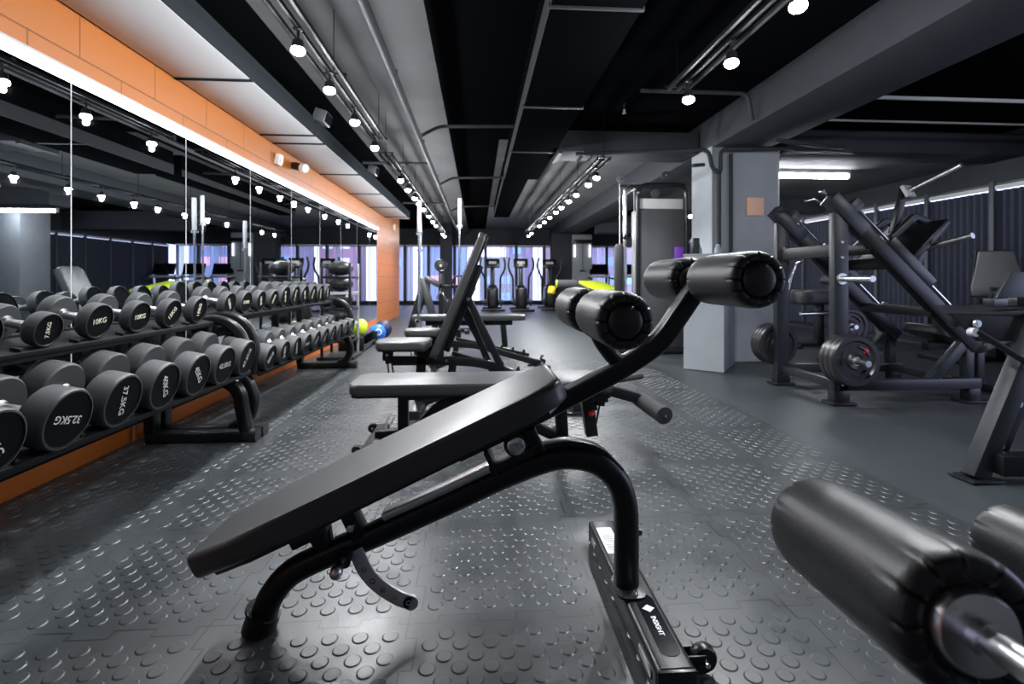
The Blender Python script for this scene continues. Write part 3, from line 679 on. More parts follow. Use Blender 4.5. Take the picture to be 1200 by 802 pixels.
row(7, 1.46, .2505, -1.35, .458, [.103, .103, .103, .103, .103, .104, .104], .31, .09, ['30KG', '32.5KG', '37.5KG', '40KG', '45KG', '42.5KG', '47.5KG'], [-1.0, PI - .25, -PI/2, -1.25, -.9, .0, 1.1], M_white, 'lower shelf of the nearer rack')
row(6, 1.69, .2475, -1.6, .759, [.076, .066, .077, .076, .076, .078], .205, .05, ['7.5KG', '7.5KG', '10KG', '10KG', '15KG', '15KG'], [.3, PI/2, .1, .08, .9, 1.5], M_cream, 'upper shelf of the nearer rack')
row(10, 3.29, .229, -1.35, .424, [.086, .086, .086, .084, .084, .084, .086, .086, .086, .086], .3, .087, ['20KG', '20KG', '22.5KG', '22.5KG', '25KG', '25KG', '27.5KG', '27.5KG', '30KG', '30KG'], [.8, -1.3, -1.2, .0, .7, .9, 1.3, 1.5, 1.2, 1.6], M_white, 'lower shelf of the farther rack')
row(10, 3.27, .229, -1.6, .776, [.078]*4 + [.092]*6, .21, [.05]*4 + [.06]*6, ['12.5KG', '12.5KG', '15KG', '15KG', '17.5KG', '17.5KG', '20KG', '20KG', '22.5KG', '22.5KG'], [-.9, 0, -1.1, 1.1, -1.1, 1.57, -1.0, 1.3, -1.2, -1.1], M_cream, 'upper shelf of the farther rack')

# ------------------------------------------------------------------ tower of black balls, low rack with coloured balls
t = thing('ball_rack', 'tall black ball tower with chrome ladder posts beside the mirror', 'rack', (-1.72, 6.35, 0))
for y in (-.2, .2):
    ob('post', B().bar((.14, y, 0), (.14, y, 1.2), .025, .03, (1, 0, 0)), M_bracket if y > 0 else M_steel, t)
ob('rear_post', B().bar((-.2, -.2, 0), (-.2, -.2, 1.2), .03, .03, (1, 0, 0)).bar((-.2, .2, 0), (-.2, .2, 1.2), .03, .03, (1, 0, 0)), M_steel, t)
ob('base', B().box((-.03, 0, .02), (.44, .5, .04), bev=.006), M_steel, t)
for k in range(5):
    z = .22 + .2 * k
    ob('shelf_ring', B().box((-.03, -.2, z), (.36, .02, .03), bev=.003).box((-.03, .2, z), (.36, .02, .03), bev=.003).box((.14, 0, z), (.02, .4, .03), bev=.003).box((-.2, 0, z), (.02, .4, .03), bev=.003), M_bracket if k % 2 else M_steel, t)
ob('stand_rungs', B().cyl((.14, -.2, .62), (.14, .2, .62), .01).cyl((.14, -.2, .8), (.14, .2, .8), .01), M_bracket, t)
for k in range(5):
    z = .335 + .2 * k
    b = tag(ob('exercise_ball', B().ball((0, 0, 0), .155, (1, 1, .62), 28), M_vinylg), 'flattened black heavy ball, %s from the top of the tower' % ORD[4 - k], 'ball', 'black balls in the tower')
    b.location = (-1.75, 6.35, z)
    ob('ball_seam', B().lathe([(.155, -.004), (.157, 0), (.155, .004)], seg=40), M_plastic, b)
t = thing('low_rack', 'low black floor rack with sloping steel rails, holding coloured balls', 'rack', (-1.72, 7.2, 0))
for x, z in ((.14, .06), (.1, .2), (-.16, .2)): ob('side_rail', B().bar((x, -.45, z), (x, .45, z), .03, .03), M_greysteel, t)
for y in (-.44, .44): ob('end_frame', B().box((0, y, .1), (.34, .03, .2), bev=.004), M_steel, t)
ob('shelf_plate', B().box((-.03, 0, .19), (.28, 0.88, .015), bev=.003), M_steel, t)
def cball(nm, label, loc, r, m, mark=False):
    t = tag(ob(nm, B().ball((0, 0, 0), r, seg=28), m), label, 'ball'); t.location = loc
    ob('ball_seam', B().lathe([(r*1.001, -.004), (r*1.008, 0), (r*1.001, .004)], axis=(.5, 0, 1), seg=40), m, t)
    if mark:
        ob('ball_ring', B().lathe([(.035, r*.955), (.05, r*.93), (.052, r*.935), (.037, r*.97)], axis=(.35, -.9, .2), seg=24), M_white, t)
cball('medicine_ball', 'yellow-green ball in front on the low rack', (-1.67, 7.02, .304), .105, M_yellow)
cball('medicine_ball', 'yellow-green ball farther back on the low rack by the mirror', (-1.77, 7.0, .33), .1, M_yellow) if False else cball('medicine_ball', 'yellow-green ball farther back on the low rack, partly hidden', (-1.75, 7.42, .299), .1, M_yellow)
cball('medicine_ball', 'bright blue ball with white ring on the floor rack end', (-1.6, 7.86, .14), .14, M_blue, True)
cball('medicine_ball', 'dark navy ball lying beyond the bright blue one', (-1.6, 8.35, .15), .15, M_navy)

# ------------------------------------------------------------------ upright barbells
def barbell(label, x, y, top, lean=0.0):
    t = thing('barbell', label, 'barbell', (x, y, .06), 0, 'barbells stored upright'); t.rotation_euler = (0, lean, 0); h = top - .06
    ob('shaft', B().cyl((0, 0, .4), (0, 0, h - .42), .014, seg=14), M_chrome, t)
    for z0, z1 in ((0, .4), (h - .42, h)):
        s = ob('sleeve', B().cyl((0, 0, z0), (0, 0, z1), .026, seg=18), M_satin, t)
        zc = z1 if z0 == 0 else z0
        ob('collar', B().cyl((0, 0, zc - .015), (0, 0, zc + .02), .04, seg=18), M_chrome, s)
    q = thing('barbell_holder', 'small black floor stand under the ' + label.split(',')[0], 'stand', (x, y, 0), 0, 'barbell floor stands')
    ob('base_plate', B().cyl((0, 0, 0), (0, 0, .02), .16, seg=28), M_steel, q); ob('socket', B().lathe([(.04, 0), (.04, .22), (.032, .22), (.032, .0)], (0, 0, .02), seg=20), M_steel, q)
barbell('chrome barbell standing upright, nearest the orange wall', -.76, 6.25, 2.0, .01)
barbell('shorter chrome barbell standing just behind the first upright one', -.86, 7.3, 1.84)
barbell('chrome barbell standing upright, closest to the upright bench', -.29, 7.3, 2.2, .01)

# ------------------------------------------------------------------ weight plates
def plate(label, loc, group, th=.05, r=.2, ax=-1, face=True):
    t = thing('weight_plate', label, 'weight plate', loc, 0, group)
    prof = [(.027, -th*.35), (.05, -th*.5), (.062, -th*.5), (.07, -th*.2), (r*.74, -th*.2), (r*.79, -th*.5), (r*.95, -th*.5), (r, -th*.3), (r, th*.3), (r*.95, th*.5), (r*.79, th*.5), (r*.74, th*.2), (.07, th*.2), (.062, th*.5), (.05, th*.5), (.027, th*.35), (.027, -th*.35)]
    ob('plate_body', B().lathe(prof, axis=(0, 1, 0), seg=44), M_iron, t, 30)
    if face:
        ob('hub_ring', B().lathe([(.0265, -.004), (.034, -.004), (.034, .004), (.0265, .004)], (0, ax*th*.42, 0), (0, 1, 0), 24), M_satin, t)
        for k in range(3):
            a = 2*PI*k/3 + .9; P = [V((math.cos(a + d)*r*.55, ax*th*.28, math.sin(a + d)*r*.55)) for d in (-.5, -.25, 0, .25, .5)]
            ob('grip_rim', B().sweep(smooth_path([p + V((0, 0, 0)) for p in P] , 3), circ(.009, 8)), M_iron, t)
        ob('round_emblem', B().cyl((.085, ax*th*.2, .075), (.085, ax*(th*.2 + .004), .075), .02, seg=20), M_red, t)
    return t

# ------------------------------------------------------------------ leg press
lx, ly = 2.88, 4.07
t = thing('leg_press', 'graphite inclined leg press with chrome guide rods beside the grey column', 'leg press', (lx, ly, 0))
def rl2(x, z): return (x - lx, z)
for y, nm in ((-.37, 'near'), (.37, 'far')):
    ob('front_post', B().bar((0, y, .02), (0, y, 1.53), .065, .12, (1, 0, 0), .006), M_greysteel, t)
    ob('foot_plate', B().box((0, y, .01), (.2, .14, .02), bev=.003).box((0, y, .06), (.13, .08, .1), bev=.004), M_steel, t)
    ob('foot_plate', B().box((1.13, y, .008), (.2, .14, .016), bev=.003).box((1.13, y, .06), (.1, .08, .1), bev=.004), M_steel, t)
    ob('base_rail', B().bar((-.02, y, .15), (1.2, y, .15), .065, .085, bev=.006), M_greysteel, t)
    ob('slide_rail', B().bar((-.06, y, 1.635), (1.16, y, .44), .08, .11, bev=.006), M_steel, t)
    ob('rail_head', B().bar((-.075, y, 1.65), (.2, y, 1.38), .09, .12, bev=.006), M_greysteel, t)
    ob('guide_rod', B().cyl((.13, y, 1.59), (1.02, y, .72), .013, seg=14), M_chrome, t)
    for p0, p1 in (((.09, y, 1.6), (.15, y, 1.54)), ((.99, y, .73), (1.05, y, .67))): ob('rod_block', B().bar(p0, p1, .05, .15, bev=.004), M_greysteel, t)
    ob('rear_brace', B().bar((.78, y, .17), (1.1, y, .52), .06, .08, bev=.005).bar((1.1, y, .17), (1.1, y, .46), .06, .07, (1, 0, 0)), M_greysteel, t)
    ob('plate_peg', B().cyl((0, y, .37), (0, y + math.copysign(.3, y), .37), .024, seg=18), M_satin, t)
    ob('plate_peg', B().cyl((0, y, 1.0), (0, y + math.copysign(.34, y), 1.0), .024, seg=18).cyl((0, y + math.copysign(.02, y), 1.0), (0, y + math.copysign(.045, y), 1.0), .045, seg=18), M_satin, t)
    for z in (1.29, 1.17, .16): ob('post_bolt', bolt(B(), (0, y - .034, z), r=.012), M_chrome, t)
    # sled bearing housing on each rod
    ob('sled_bearing', B().bar((.42, y, 1.31), (.78, y, .955), .07, .09, bev=.006), M_plastic, t)
ob('top_crossbar', B().bar((0, -.37, 1.23), (0, .37, 1.23), .06, .1, bev=.005), M_greysteel, t)
for x in (0, 1.1): ob('base_crossbar', B().bar((x, -.37, .15), (x, .37, .15), .06, .07, bev=.005), M_greysteel, t)
for x, z in ((.3, 1.24), (.82, .73)): ob('rail_crossbar', B().bar((x, -.37, z), (x, .37, z), .07, .08, bev=.005), M_steel, t)
fp = ob('foot_board', B().box((.86, 0, 1.31), (.045, .58, .5), (0, PI/4, 0), bev=.01), M_steel, t)
ob('board_tread', B().box((.886, 0, 1.284), (.01, .54, .46), (0, PI/4, 0), bev=.004), M_plastic, fp)
for y in (-.1, .2):
    ob('sled_frame', B().sweep(fillet([(.6, y, 1.27), (.905, y, 1.545), (1.05, y, 1.47), (.9, y, 1.1)], .03, 3), rr(.06, .06, .008, 2), side=(0, 1, 0)), M_greysteel, t)
ob('sled_beam', B().bar((.6, -.37, 1.13), (.6, .37, 1.13), .1, .1, bev=.006), M_steel, t)
ob('weight_horn', B().cyl((.84, -.12, 1.76), (.955, -.47, 1.905), .024, seg=18), M_satin, t)
ob('horn_flange', B().bar((.83, -.1, 1.75), (.838, -.125, 1.762), .11, .11, bev=.002), M_silver, t)
ob('horn_arm', B().bar((.74, -.06, 1.4), (.825, -.08, 1.79), .05, .05, (1, 0, 0)), M_steel, t)
for s in (-1, 1):
    ob('weight_horn', B().cyl((.92, s*.17, 1.26), (.99, s*.52, 1.34), .024, seg=18), M_satin, t)
ob('safety_handle', B().sweep(fillet([(-.1, -.3, 1.6), (-.05, -.33, 1.68), (-.16, -.36, 1.7), (-.16, -.42, 1.69)], .03), circ(.012, 10)), M_chrome, t)
ob('safety_handle', B().sweep(fillet([(.2, .1, 1.68), (.14, .1, 1.72), (.05, .1, 1.7)], .03), circ(.012, 10)), M_chrome, t)
ob('seat_pad', B().prism(rr(.4, .4, .08), -.04, .04, bev=.02, seg=4), M_vinyl, t, 60, Matrix.Translation((1.22, 0, .5)) @ Matrix.Rotation(.35, 4, 'Y'))
ob('back_pad', B().prism(rr(.7, .4, .1), -.04, .04, bev=.02, seg=4), M_vinyl, t, 60, Matrix.Translation((1.72, 0, .5)) @ Matrix.Rotation(-.35, 4, 'Y'))
ob('seat_frame', B().bar((1.1, 0, .4), (1.95, 0, .5), .07, .07).bar((1.6, 0, .03), (1.6, 0, .45), .07, .07, (1, 0, 0)).bar((1.1, 0, .15), (1.65, 0, .06), .06, .06).bar((1.65, -.25, .03), (1.65, .25, .03), .07, .06), M_steel, t)
for k in range(3):
    plate('black weight plate, %s from the post on the near low peg of the leg press' % ORD[k], (lx, ly - .37 - .06 - .052*k, .37), 'plates on the near leg press peg')
    plate('black weight plate, %s from the post on the far low peg of the leg press' % ORD[k], (lx, ly + .37 + .06 + .052*k, .37), 'plates on the far leg press peg')

# plate holder with single red-dotted plate beyond the leg press
t = thing('plate_stand', 'low black plate stand behind the leg press', 'stand', (4.2, 5.35, 0))
ob('base', B().box((-.12, 0, .03), (.1, .34, .06), bev=.006).bar((-.12, 0, .05), (0, .0, .3), .07, .07, (1, 0, 0)).bar((-.12, 0, .03), (.3, 0, .03), .06, .06), M_steel, t)
ob('post', B().bar((.02, .05, .03), (.02, .05, .72), .06, .06, (1, 0, 0)), M_steel, t)
ob('peg', B().cyl((.02, .05, .46), (.02, -.2, .46), .024, seg=16), M_satin, t)
plate('single black weight plate with red dot on the low stand behind the leg press', (4.22, 5.24, .46), 'plate on the stand', .05, .205)

# ------------------------------------------------------------------ near right plate-loaded machine
t = thing('rowing_machine', 'black angular strength machine cut off by the frame edge, sloping leg and wide top plate', 'machine', (2.5, 2.3, 0))
ob('sloping_leg', B().bar((-.03, -.04, .01), (.36, -.04, .88), .075, .09, (1, 0, 0), .006), M_greysteel, t)
ob('leg_gusset', B().prism([(.02, .05), (.1, .05), (.4, .72), (.31, .72)], -.006, .006, Matrix.Translation((.04, -.02, 0)) @ Matrix.Rotation(PI/2, 4, 'X'), bev=.001), M_steel, t)
ob('gusset_bolt', bolt(bolt(B(), (.12, -.03, .16), r=.02), (.22, -.03, .37), r=.02), M_satin, t)
ob('foot_plate', B().box((-.02, -.04, .006), (.17, .13, .012), bev=.003), M_steel, t)
ob('base_rail', B().bar((.04, -.08, .09), (1.1, -.16, .09), .08, .1, bev=.006), M_steel, t)
ob('brace_bar', B().bar((.24, -.05, .47), (1.0, -.05, .42), .07, .07, bev=.005), M_greysteel, t)
ob('rear_leg', B().bar((1.05, -.1, .01), (.95, -.1, .8), .08, .09, (1, 0, 0), .006), M_greysteel, t)
ob('top_plate', B().prism([(-.13, 0), (1.2, -.12), (1.2, .75), (.55, .75)], .0, .014, Matrix.Translation((0, 0, .812)), bev=.003), M_steel, t)
ob('plate_skirt', B().prism([(-.12, 0), (.02, -.13), (1.2, -.14), (1.2, 0)], -.01, .01, Matrix.Translation((0, -.01, .815)) @ Matrix.Rotation(PI/2, 4, 'X'), bev=.003).bar((.1, .2, .77), (1.15, .5, .77), .04, .07), M_plastic, t)
ob('skirt_bolt', bolt(B(), (-.0, -.025, .775), r=.022), M_satin, t)
ob('upper_rail', B().bar((.2, -.02, .885), (1.2, -.1, .875), .05, .045, bev=.005).bar((.26, .15, .87), (1.2, .5, .875), .05, .045, bev=.005), M_steel, t)
lv = ob('release_lever', B().cyl((-.03, -.05, .74), (.2, -.12, .57), .016, seg=14), M_plastic, t)
ob('lever_pivot', B().cyl((-.04, -.03, .735), (-.04, -.06, .735), .022, seg=18), M_bracket, lv)
ob('link_rod', B().cyl((.2, -.12, .57), (.3, -.06, .7), .008, seg=10).ball((.2, -.12, .57), .02), M_chrome, lv)
ob('side_shield', B().prism([(.02, 0), (.32, 0), (.32, .2), (.14, .2)], -.01, .01, Matrix.Translation((.42, .3, .84)) @ Matrix.Rotation(PI/2, 4, 'X'), bev=.004), M_greysteel, t)

# ------------------------------------------------------------------ far right seated machine
t = thing('seated_machine', 'strength machine with tall grey tapered backrest in front of the navy curtains', 'machine', (6.3, 5.5, 0))
ob('backrest', B().prism([(-.24, 0), (.24, 0), (.25, .12), (.2, .3), (.16, .55), (-.16, .55), (-.2, .3), (-.25, .12)], 0, .05, Matrix.Translation((.0, 0, .78)) @ Matrix.Rotation(-.55, 4, 'Z') @ Matrix.Rotation(-.16, 4, 'X') @ Matrix.Rotation(PI/2, 4, 'X') @ Matrix.Translation((0, 0, .05)), bev=.02, seg=3), M_greyvinyl, t, 60)
ob('back_shell', B().prism([(-.25, 0), (.25, 0), (.17, .57), (-.17, .57)], -.07, -.005, Matrix.Translation((.0, 0, .78)) @ Matrix.Rotation(-.55, 4, 'Z') @ Matrix.Rotation(-.16, 4, 'X') @ Matrix.Rotation(PI/2, 4, 'X') @ Matrix.Translation((0, 0, .05)), bev=.01), M_plastic, t)
ob('seat_pad', B().prism(rr(.45, .42, .1), .58, .66, Matrix.Rotation(-.9, 4, 'Z') @ Matrix.Translation((0, -.22, 0)), bev=.025), M_vinyl, t, 60)
ob('thigh_pad', B().cyl((-.25, -.15, .82), (-.1, -.28, .82), .085, seg=24), M_vinyl, t)
ob('pedestal', B().bar((0, 0, .02), (0, 0, .6), .1, .12, (1, 0, 0)).bar((-.7, 0, .03), (.5, 0, .03), .08, .06).bar((-.65, -.35, .03), (-.65, .35, .03), .08, .06).bar((.45, -.35, .03), (.45, .35, .03), .08, .06), M_steel, t)
ob('lever_arm', B().bar((-.45, -.2, .72), (.2, -.3, .7), .06, .06).cyl((-.5, -.3, .74), (-.38, -.2, .74), .04, seg=16), M_steel, t)
t = thing('weight_stack', 'tall machine tower with dark shroud and thin steel uprights, beside the grey backrest', 'machine', (6.62, 4.7, 0))
ob('shroud', B().box((0, .02, .7), (.3, .22, 1.38), bev=.02), M_dgrey, t); ob('upright', B().cyl((-.18, 0, 0), (-.18, 0, 1.7), .012, seg=10).cyl((-.25, .0, 0), (-.25, .0, 1.7), .012, seg=10), M_chrome, t)
ob('front_panel', B().box((0, -.095, 1.2), (.26, .02, .25), bev=.004), M_silver, t); ob('top_bar', B().box((-.08, 0, 1.7), (.5, .08, .06), bev=.006), M_steel, t); ob('base', B().box((0, 0, .03), (.6, .5, .06), bev=.008), M_steel, t)

# padded seat machine seen between the leg press posts
t = thing('leg_curl_machine', 'black padded machine with chrome tubes seen between the leg press posts', 'machine', (5.1, 6.95, 0))
ob('seat_pad', B().prism(rr(.75, .45, .15), .62, .84, bev=.05, seg=4), M_vinyl, t, 60)
ob('chrome_frame', B().sweep(smooth_path([(-.5, -.3, .5), (0, -.32, .5), (.6, -.3, .4), (.7, -.3, .04)], 4), circ(.03, 12)).sweep(smooth_path([(-.45, .1, .1), (-.42, .1, .8), (-.3, .1, 1.2), (-.2, .1, 1.25)], 4), circ(.022, 12)), M_chrome, t)
ob('frame', B().bar((-.5, 0, .04), (.7, 0, .04), .08, .07).bar((0, 0, .04), (0, 0, .62), .1, .1, (1, 0, 0)).bar((-.5, -.3, .03), (-.5, .3, .03), .07, .06).bar((.7, -.3, .03), (.7, .3, .03), .07, .06), M_steel, t)
for k in range(3): ob('roller_pad', B().cyl((.12 + .1*k, -.35, .98 + .02*k), (.16 + .1*k, .1, .98 + .02*k), .07, seg=20), M_vinyl, t)

# ------------------------------------------------------------------ grey cabinet at the column, with things on it
t = thing('cabinet', 'plain grey painted cabinet turned at an angle in front of the column', 'cabinet', (2.61, 5.0, 0), math.atan2(-.26, .33))
ob('cabinet_body', B().box((-.21, .3, .63), (.42, .6, 1.26), bev=.006), M_grey, t)
ob('cabinet_top', B().box((-.21, .3, 1.265), (.43, .61, .02), bev=.003), M_grey, t); ob('door_seam', B().box((.0015, .3, .63), (.003, .004, 1.2)), M_dgrey, t)
def bottle(label, x, y, capm):
    t = thing('bottle', label, 'bottle', (x, y, 1.275), 0, 'bottles on the grey cabinet')
    ob('bottle_body', B().lathe([(0, 0), (.03, 0), (.033, .01), (.033, .06), (.02, .085), (.012, .095), (.012, .1), (0, .1)], seg=20), M_clear, t); ob('bottle_cap', B().cyl((0, 0, .098), (0, 0, .115), .014, seg=16), capm, t)
bottle('small clear bottle with blue cap at the end of the cabinet top', 2.5, 5.35, M_blue)
bottle('small clear bottle with white cap in the middle of the cabinet top', 2.68, 5.28, M_white)
bottle('small clear bottle with white cap at the column end of the cabinet', 2.76, 5.4, M_silver)
t = thing('loudspeaker', 'slim black upright loudspeaker standing on the grey cabinet', 'loudspeaker', (2.42, 5.28, 1.275))
ob('speaker_body', B().box((0, 0, .09), (.075, .08, .18), bev=.008), M_plastic, t); ob('speaker_grille', B().box((0, -.042, .09), (.06, .006, .16), bev=.002), M_foam, t)

# ------------------------------------------------------------------ cable machine left of the column
t = thing('cable_machine', 'tall cable machine with dark shroud, pulleys and arched top tube beside the column', 'cable machine', (2.55, 6.7, 0))
ob('shroud_panel', B().box((-.02, 0, .98), (.66, .3, 1.96), bev=.01).box((.12, -.152, .98), (.006, .006, 1.9)), M_shroud, t)
ob('acrylic_top', B().box((-.02, -.12, 2.04), (.62, .02, .14), bev=.004), M_white, t)  # plain white stands in for the fluorescent reflection on the acrylic
ob('arch_tube', B().sweep(fillet([(-.36, -.16, .02), (-.36, -.16, 2.3), (.33, -.16, 2.3), (.33, -.16, .02)], .16, 8), circ(.028, 12)), M_steel, t)
ob('top_arm', B().bar((-.62, -.16, 2.26), (.3, -.16, 2.29), .05, .05).bar((-.36, -.16, 2.26), (-.36, .3, 2.26), .05, .05), M_steel, t)
for x, z in ((-.6, 2.36), (.02, 2.42), (-.12, 2.17)):
    p = ob('pulley', B().lathe([(.01, -.014), (.055, -.014), (.06, -.01), (.05, 0), (.06, .01), (.055, .014), (.01, .014)], (x, -.18, z), (0, 1, 0), 26), M_foam, t)
    ob('pulley_bolt', bolt(B(), (x, -.195, z), r=.012), M_chrome, p)
ob('guide_post', B().cyl((-.54, -.16, .6), (-.54, -.16, 2.24), .028, seg=16), M_chrome, t)
ob('carriage', B().box((-.5, -.18, 1.5), (.09, .09, .12), bev=.01).cyl((-.56, -.2, 1.56), (-.56, -.26, 1.58), .025), M_plastic, t)
ob('cable', B().cyl((-.62, -.18, .4), (-.62, -.18, 2.3), .005, seg=8).cyl((-.42, -.18, .4), (-.42, -.18, 2.3), .005, seg=8), M_silver, t)
ob('base', B().box((-.1, -.1, .03), (1.2, .6, .06), bev=.008).box((-.56, -.16, .3), (.1, .1, .6), bev=.008), M_steel, t)
ob('shroud_bolt', bolt(bolt(bolt(B(), (-.36, -.19, 2.18), r=.02), (-.5, -.19, 2.28), r=.02), (.33, -.19, 1.86), r=.02), M_chrome, t)
t = tag(ob('notice_board', B().box((2.775, 6.535, 1.345), (.13, .016, .19), bev=.003), M_purple), 'small purple rectangular board on the cable machine shroud', 'sign')
t = thing('foam_post', 'upright grey foam padded post standing before the cable machine', 'padded post', (1.8, 6.1, 0))
ob('foam_sleeve', B().lathe([(0, .62), (.05, .62), (.06, .64), (.06, 1.4), (.045, 1.44), (0, 1.45)], seg=24), M_foam, t); ob('post', B().cyl((0, 0, 0), (0, 0, .64), .025, seg=16), M_steel, t); ob('base_plate', B().cyl((0, 0, 0), (0, 0, .025), .2, seg=28), M_steel, t)

# yellow padded machine behind the rollers
t = thing('glute_machine', 'machine with bright yellow-green pad and black roll, seen above the lower rollers', 'machine', (2.75, 11.5, 0))
ob('yellow_pad', B().prism([(-.3, .45), (.22, .45), (.52, -.4), (-.1, -.4)], -.04, .04, Matrix.Translation((.05, 0, .82)) @ Matrix.Rotation(.22, 4, 'X'), bev=.02), M_yellow, t, 60)
ob('black_roll', B().cyl((-.85, .0, .88), (-.4, -.12, .88), .1, seg=24), M_foam, t); ob('roll_end', B().cyl((-.885, .01, .88), (-.85, 0, .88), .098, seg=24), M_yellow, t)
ob('side_pad', B().box((-1.03, -.2, .74), (.1, .2, .18), (0, .3, .4), bev=.03), M_amber, t)
ob('frame', B().bar((-.6, 0, .04), (.5, 0, .04), .08, .07).bar((0, 0, .04), (0, 0, .78), .09, .09, (1, 0, 0)).bar((-.6, 0, .6), (.2, 0, .74), .07, .07).bar((-.6, -.06, .04), (-.6, -.06, .86), .05, .05, (1, 0, 0)).bar((-1.04, -.2, .66), (-.5, 0, .6), .05, .05).bar((-.55, -.35, .03), (-.55, .35, .03), .07, .06).bar((.45, -.35, .03), (.45, .35, .03), .07, .06), M_steel, t)

# ------------------------------------------------------------------ plate loaded row machine behind the barbells
t = thing('row_machine', 'black chest-supported row machine with round plate on its post, by the windows', 'machine', (-.75, 9.2, 0))
ob('column', B().bar((.06, 0, .03), (.06, .05, 1.18), .1, .09, (1, 0, 0)), M_steel, t)
pl = ob('end_disc', B().lathe([(0, -.03), (.03, -.04), (.09, -.03), (.105, -.04), (.12, -.03), (.12, .03), (.1, .04), (0, .03)], (.06, -.02, 1.25), (0, 1, 0), 32), M_iron, t)
ob('disc_hub', B().cyl((.06, -.07, 1.25), (.06, -.04, 1.25), .025, seg=16), M_satin, pl)
ob('chest_pad', B().bar((-.28, -.1, 1.02), (-.08, -.1, .3), .26, .12, (1, 0, 0), .03), M_vinyl, t); ob('back_slab', B().bar((-.46, -.15, .05), (-.26, -.1, .82), .2, .16, (1, 0, 0), .04), M_steel, t)
ob('shoulder_pad', B().bar((-.22, -.1, 1.02), (.05, -.1, .88), .22, .1, (0, 0, 1), .03), M_vinyl, t)
ob('handle_fork', B().sweep(smooth_path([(.0, -.2, .62), (.04, -.22, .74), (.1, -.22, .74), (.18, -.2, .58)], 4), circ(.016, 10)).cyl((.07, -.21, .74), (.06, 0, .85), .014), M_chrome, t)
ob('loop_handle', B().sweep(fillet([(.25, -.1, .86), (.32, -.1, 1.05), (.48, -.1, 1.05), (.46, -.1, .86)], .05), circ(.018, 10)).bar((.05, 0, .85), (.5, -.05, .86), .07, .07), M_steel, t)
ob('base', B().bar((-.5, 0, .04), (.6, 0, .04), .09, .07).bar((-.5, -.35, .03), (-.5, .35, .03), .08, .06).bar((.55, -.35, .03), (.55, .35, .03), .08, .06).bar((.1, 0, .05), (.2, 0, .62), .08, .08, (1, 0, 0)), M_steel, t)

# ------------------------------------------------------------------ cross trainers by the windows
def elliptical(label, x, y):
    t = thing('cross_trainer', label, 'cross trainer', (x, y, 0), 0, 'cross trainers at the windows')
    ob('flywheel_housing', B().lathe([(0, -.16), (.26, -.16), (.34, -.12), (.38, 0), (.34, .12), (.26, .16), (0, .16)], (0, .1, .46), (1, 0, 0), 30), M_plastic, t)
    ob('front_cowl', B().prism(rr(.36, .5, .12), .08, .74, Matrix.Translation((0, -.1, 0)), bev=.08), M_plastic, t, 60)
    ob('base', B().bar((0, -.8, .05), (0, .5, .05), .12, .08).bar((-.32, .5, .04), (.32, .5, .04), .08, .06).bar((-.36, -.7, .04), (.36, -.7, .04), .09, .07), M_steel, t)
    ob('mast', B().bar((0, .0, .55), (0, .06, 1.38), .14, .1, (0, 1, 0), .03), M_plastic, t)
    cs = ob('console', B().box((0, 0, 1.5), (.46, .1, .3), (-.35, 0, 0), bev=.03), M_plastic, t); ob('console_screen', B().box((0, -.056, 1.52), (.24, .01, .09), (-.35, 0, 0), bev=.004), M_silver, cs)
    for s in (-1, 1):
        ob('swing_arm', B().sweep(smooth_path([(s*.24, .05, .35), (s*.25, .0, .8), (s*.26, -.02, 1.05), (s*.36, -.05, 1.25), (s*.4, -.06, 1.45), (s*.36, -.06, 1.68)], 4), circ(.032, 10)), M_plastic, t)
        ob('pedal_arm', B().bar((s*.24, -.7, .2), (s*.24, .1, .38), .05, .06), M_steel, t); ob('foot_pedal', B().box((s*.24, -.45, .3), (.16, .36, .05), (.18, 0, 0), bev=.015), M_plastic, t)
elliptical('cross trainer at the windows, closest to the benches', .47, 15.6)
elliptical('cross trainer at the windows, middle of three', 1.36, 15.4)
elliptical('cross trainer at the windows, next to the dark pillar', 2.35, 15.9)

def treadmill(label, x, y):
    t = thing('treadmill', label, 'treadmill', (x, y, 0), 0, 'treadmills in the far corner')
    ob('deck', B().box((0, -.3, .12), (.8, 1.9, .14), bev=.03), M_plastic, t); ob('belt', B().box((0, -.4, .195), (.52, 1.6, .012)), M_foam, t)
    ob('motor_cover', B().box((0, .55, .24), (.8, .36, .2), bev=.06), M_steel, t)
    for s in (-1, 1):
        ob('upright', B().bar((s*.38, .5, .2), (s*.36, .3, 1.15), .06, .09, (0, 1, 0)), M_satin, t); ob('hand_rail', B().bar((s*.37, .32, 1.05), (s*.37, -.25, 1.0), .05, .05), M_plastic, t)
    c = ob('console', B().box((0, .3, 1.33), (.7, .06, .4), (-.35, 0, 0), bev=.02), M_plastic, t); ob('console_screen', B().box((0, .262, 1.34), (.62, .012, .32), (-.35, 0, 0)), M_screen, c); ob('console_tray', B().box((0, .22, 1.08), (.72, .22, .08), bev=.02), M_silver, c)
treadmill('treadmill in the far corner, nearest the dark pillar', 4.25, 16.6)
treadmill('treadmill in the far corner, middle of three', 5.2, 16.6)
treadmill('treadmill in the far corner, nearest the curtained wall', 6.15, 16.6)

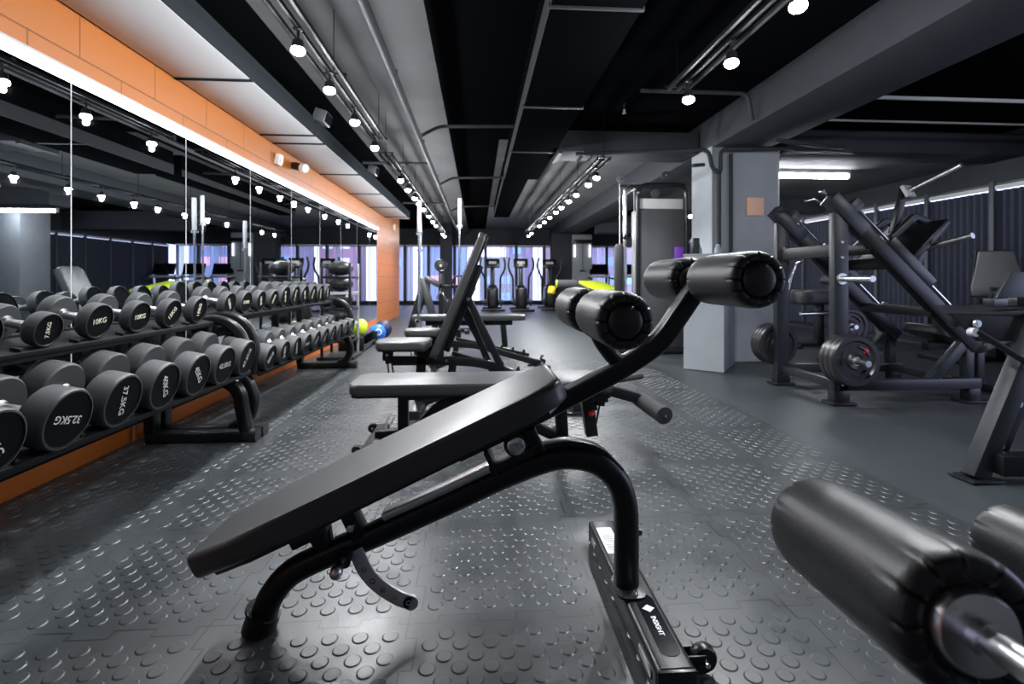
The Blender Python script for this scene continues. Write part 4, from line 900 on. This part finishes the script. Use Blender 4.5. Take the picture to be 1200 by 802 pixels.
# cable station on the far pillar
t = thing('wall_pulley_station', 'grey cable station on the far pillar with two glowing white strips', 'cable station', (3.65, 16.9, 0))
ob('back_board', B().box((0, 0, 1.55), (.7, .08, 2.0), bev=.01), M_grey, t); ob('top_beam', B().box((0, -.1, 2.3), (.62, .2, .14), bev=.02), M_plastic, t)
for s in (-1, 1): ob('white_strip', B().box((s*.27, -.07, 1.98), (.05, .03, .42), bev=.006), M_strip, t)
ob('pull_cable', B().cyl((0, -.12, 1.3), (0, -.12, 2.25), .012, seg=8), M_plastic, t); ob('pull_handle', B().cyl((-.1, -.12, 1.28), (.1, -.12, 1.28), .025, seg=12), M_plastic, t); ob('foot_shelf', B().box((0, -.1, .6), (.72, .25, .06), bev=.01).box((0, 0, .3), (.6, .1, .6)), M_dgrey, t)

# ------------------------------------------------------------------ city outside the windows
def block(label, x, y, w, d, h, m, z0=-6):
    t = thing('office_building', label, 'building', (x, y, z0), 0, 'buildings outside')
    ob('facade', B().box((0, 0, h/2), (w, d, h)), m, t)
    wm = random.choice([M_winA, M_winB, M_winC])
    for r in range(3, int(h / 1.5)):
        for k in range(int(w / 1.4)):
            if random.random() < .65 and r < 8: ob('window', B().box((-w/2 + .9 + k*1.4, -d/2 - .02, .9 + r*1.5), (.8, .06, .7)), wm, t)
M_winA = mat('lit windows pale', (.6, .65, .8), .4, emit=(.75, .8, 1), strength=.8); M_winB = mat('lit windows blue', (.2, .4, .8), .3, emit=(.3, .5, 1), strength=.6); M_winC = mat('lit windows pink', (.8, .4, .6), .4, emit=(1, .5, .7), strength=.6)
bl = [mat('blue facade', (.25, .35, .6), .5), mat('lilac facade', (.42, .36, .55), .5), mat('pink facade', (.5, .3, .42), .5), mat('grey facade', (.4, .43, .5), .5)]
for i, (x, y, w, h, k, lab) in enumerate([(-9, 44, 6, 20, 3, 'grey block outside the window by the orange wall'), (-2.6, 40, 3.4, 13, 0, 'blue block outside behind the round plate'), (2.2, 46, 4, 9, 3, 'low grey block outside between cross trainers'), (4.4, 52, 2.6, 17, 1, 'lilac tower outside by the middle cross trainer'), (7.6, 44, 3, 17, 2, 'pink tower outside beside the dark pillar'), (11.5, 40, 4, 20, 1, 'lilac block outside behind the treadmills'), (16, 42, 5, 16, 0, 'blue block outside the corner window')]):
    block(lab, x, y, w, 4, h, bl[k])
struct('ground_outside', B().box((4, 60, -6.1), (160, 80, .2)), M_dgrey)

w = bpy.data.worlds.new('World'); bpy.context.scene.world = w; w.use_nodes = True
bg = w.node_tree.nodes['Background']; bg.inputs[0].default_value = (.62, .68, 1, 1); bg.inputs[1].default_value = 2.6

# ------------------------------------------------------------------ camera
cd = bpy.data.cameras.new('camera'); cam = bpy.data.objects.new('camera', cd); C.objects.link(cam)
cam.location = (0, 0, 1); cam.rotation_euler = (PI/2, 0, -math.atan(40/570))
cd.sensor_width = 36; cd.lens = 36 * 570 / 1200; cd.shift_y = -74/1200; cd.clip_start = .05
cd.dof.use_dof = True; cd.dof.focus_distance = 1.5; cd.dof.aperture_fstop = 4.0
sc = bpy.context.scene; sc.camera = cam
sc.view_settings.view_transform = 'Standard'; sc.view_settings.look = 'None'; sc.view_settings.gamma = 1; sc.view_settings.use_curve_mapping = False
sc.view_settings.exposure = 0.3
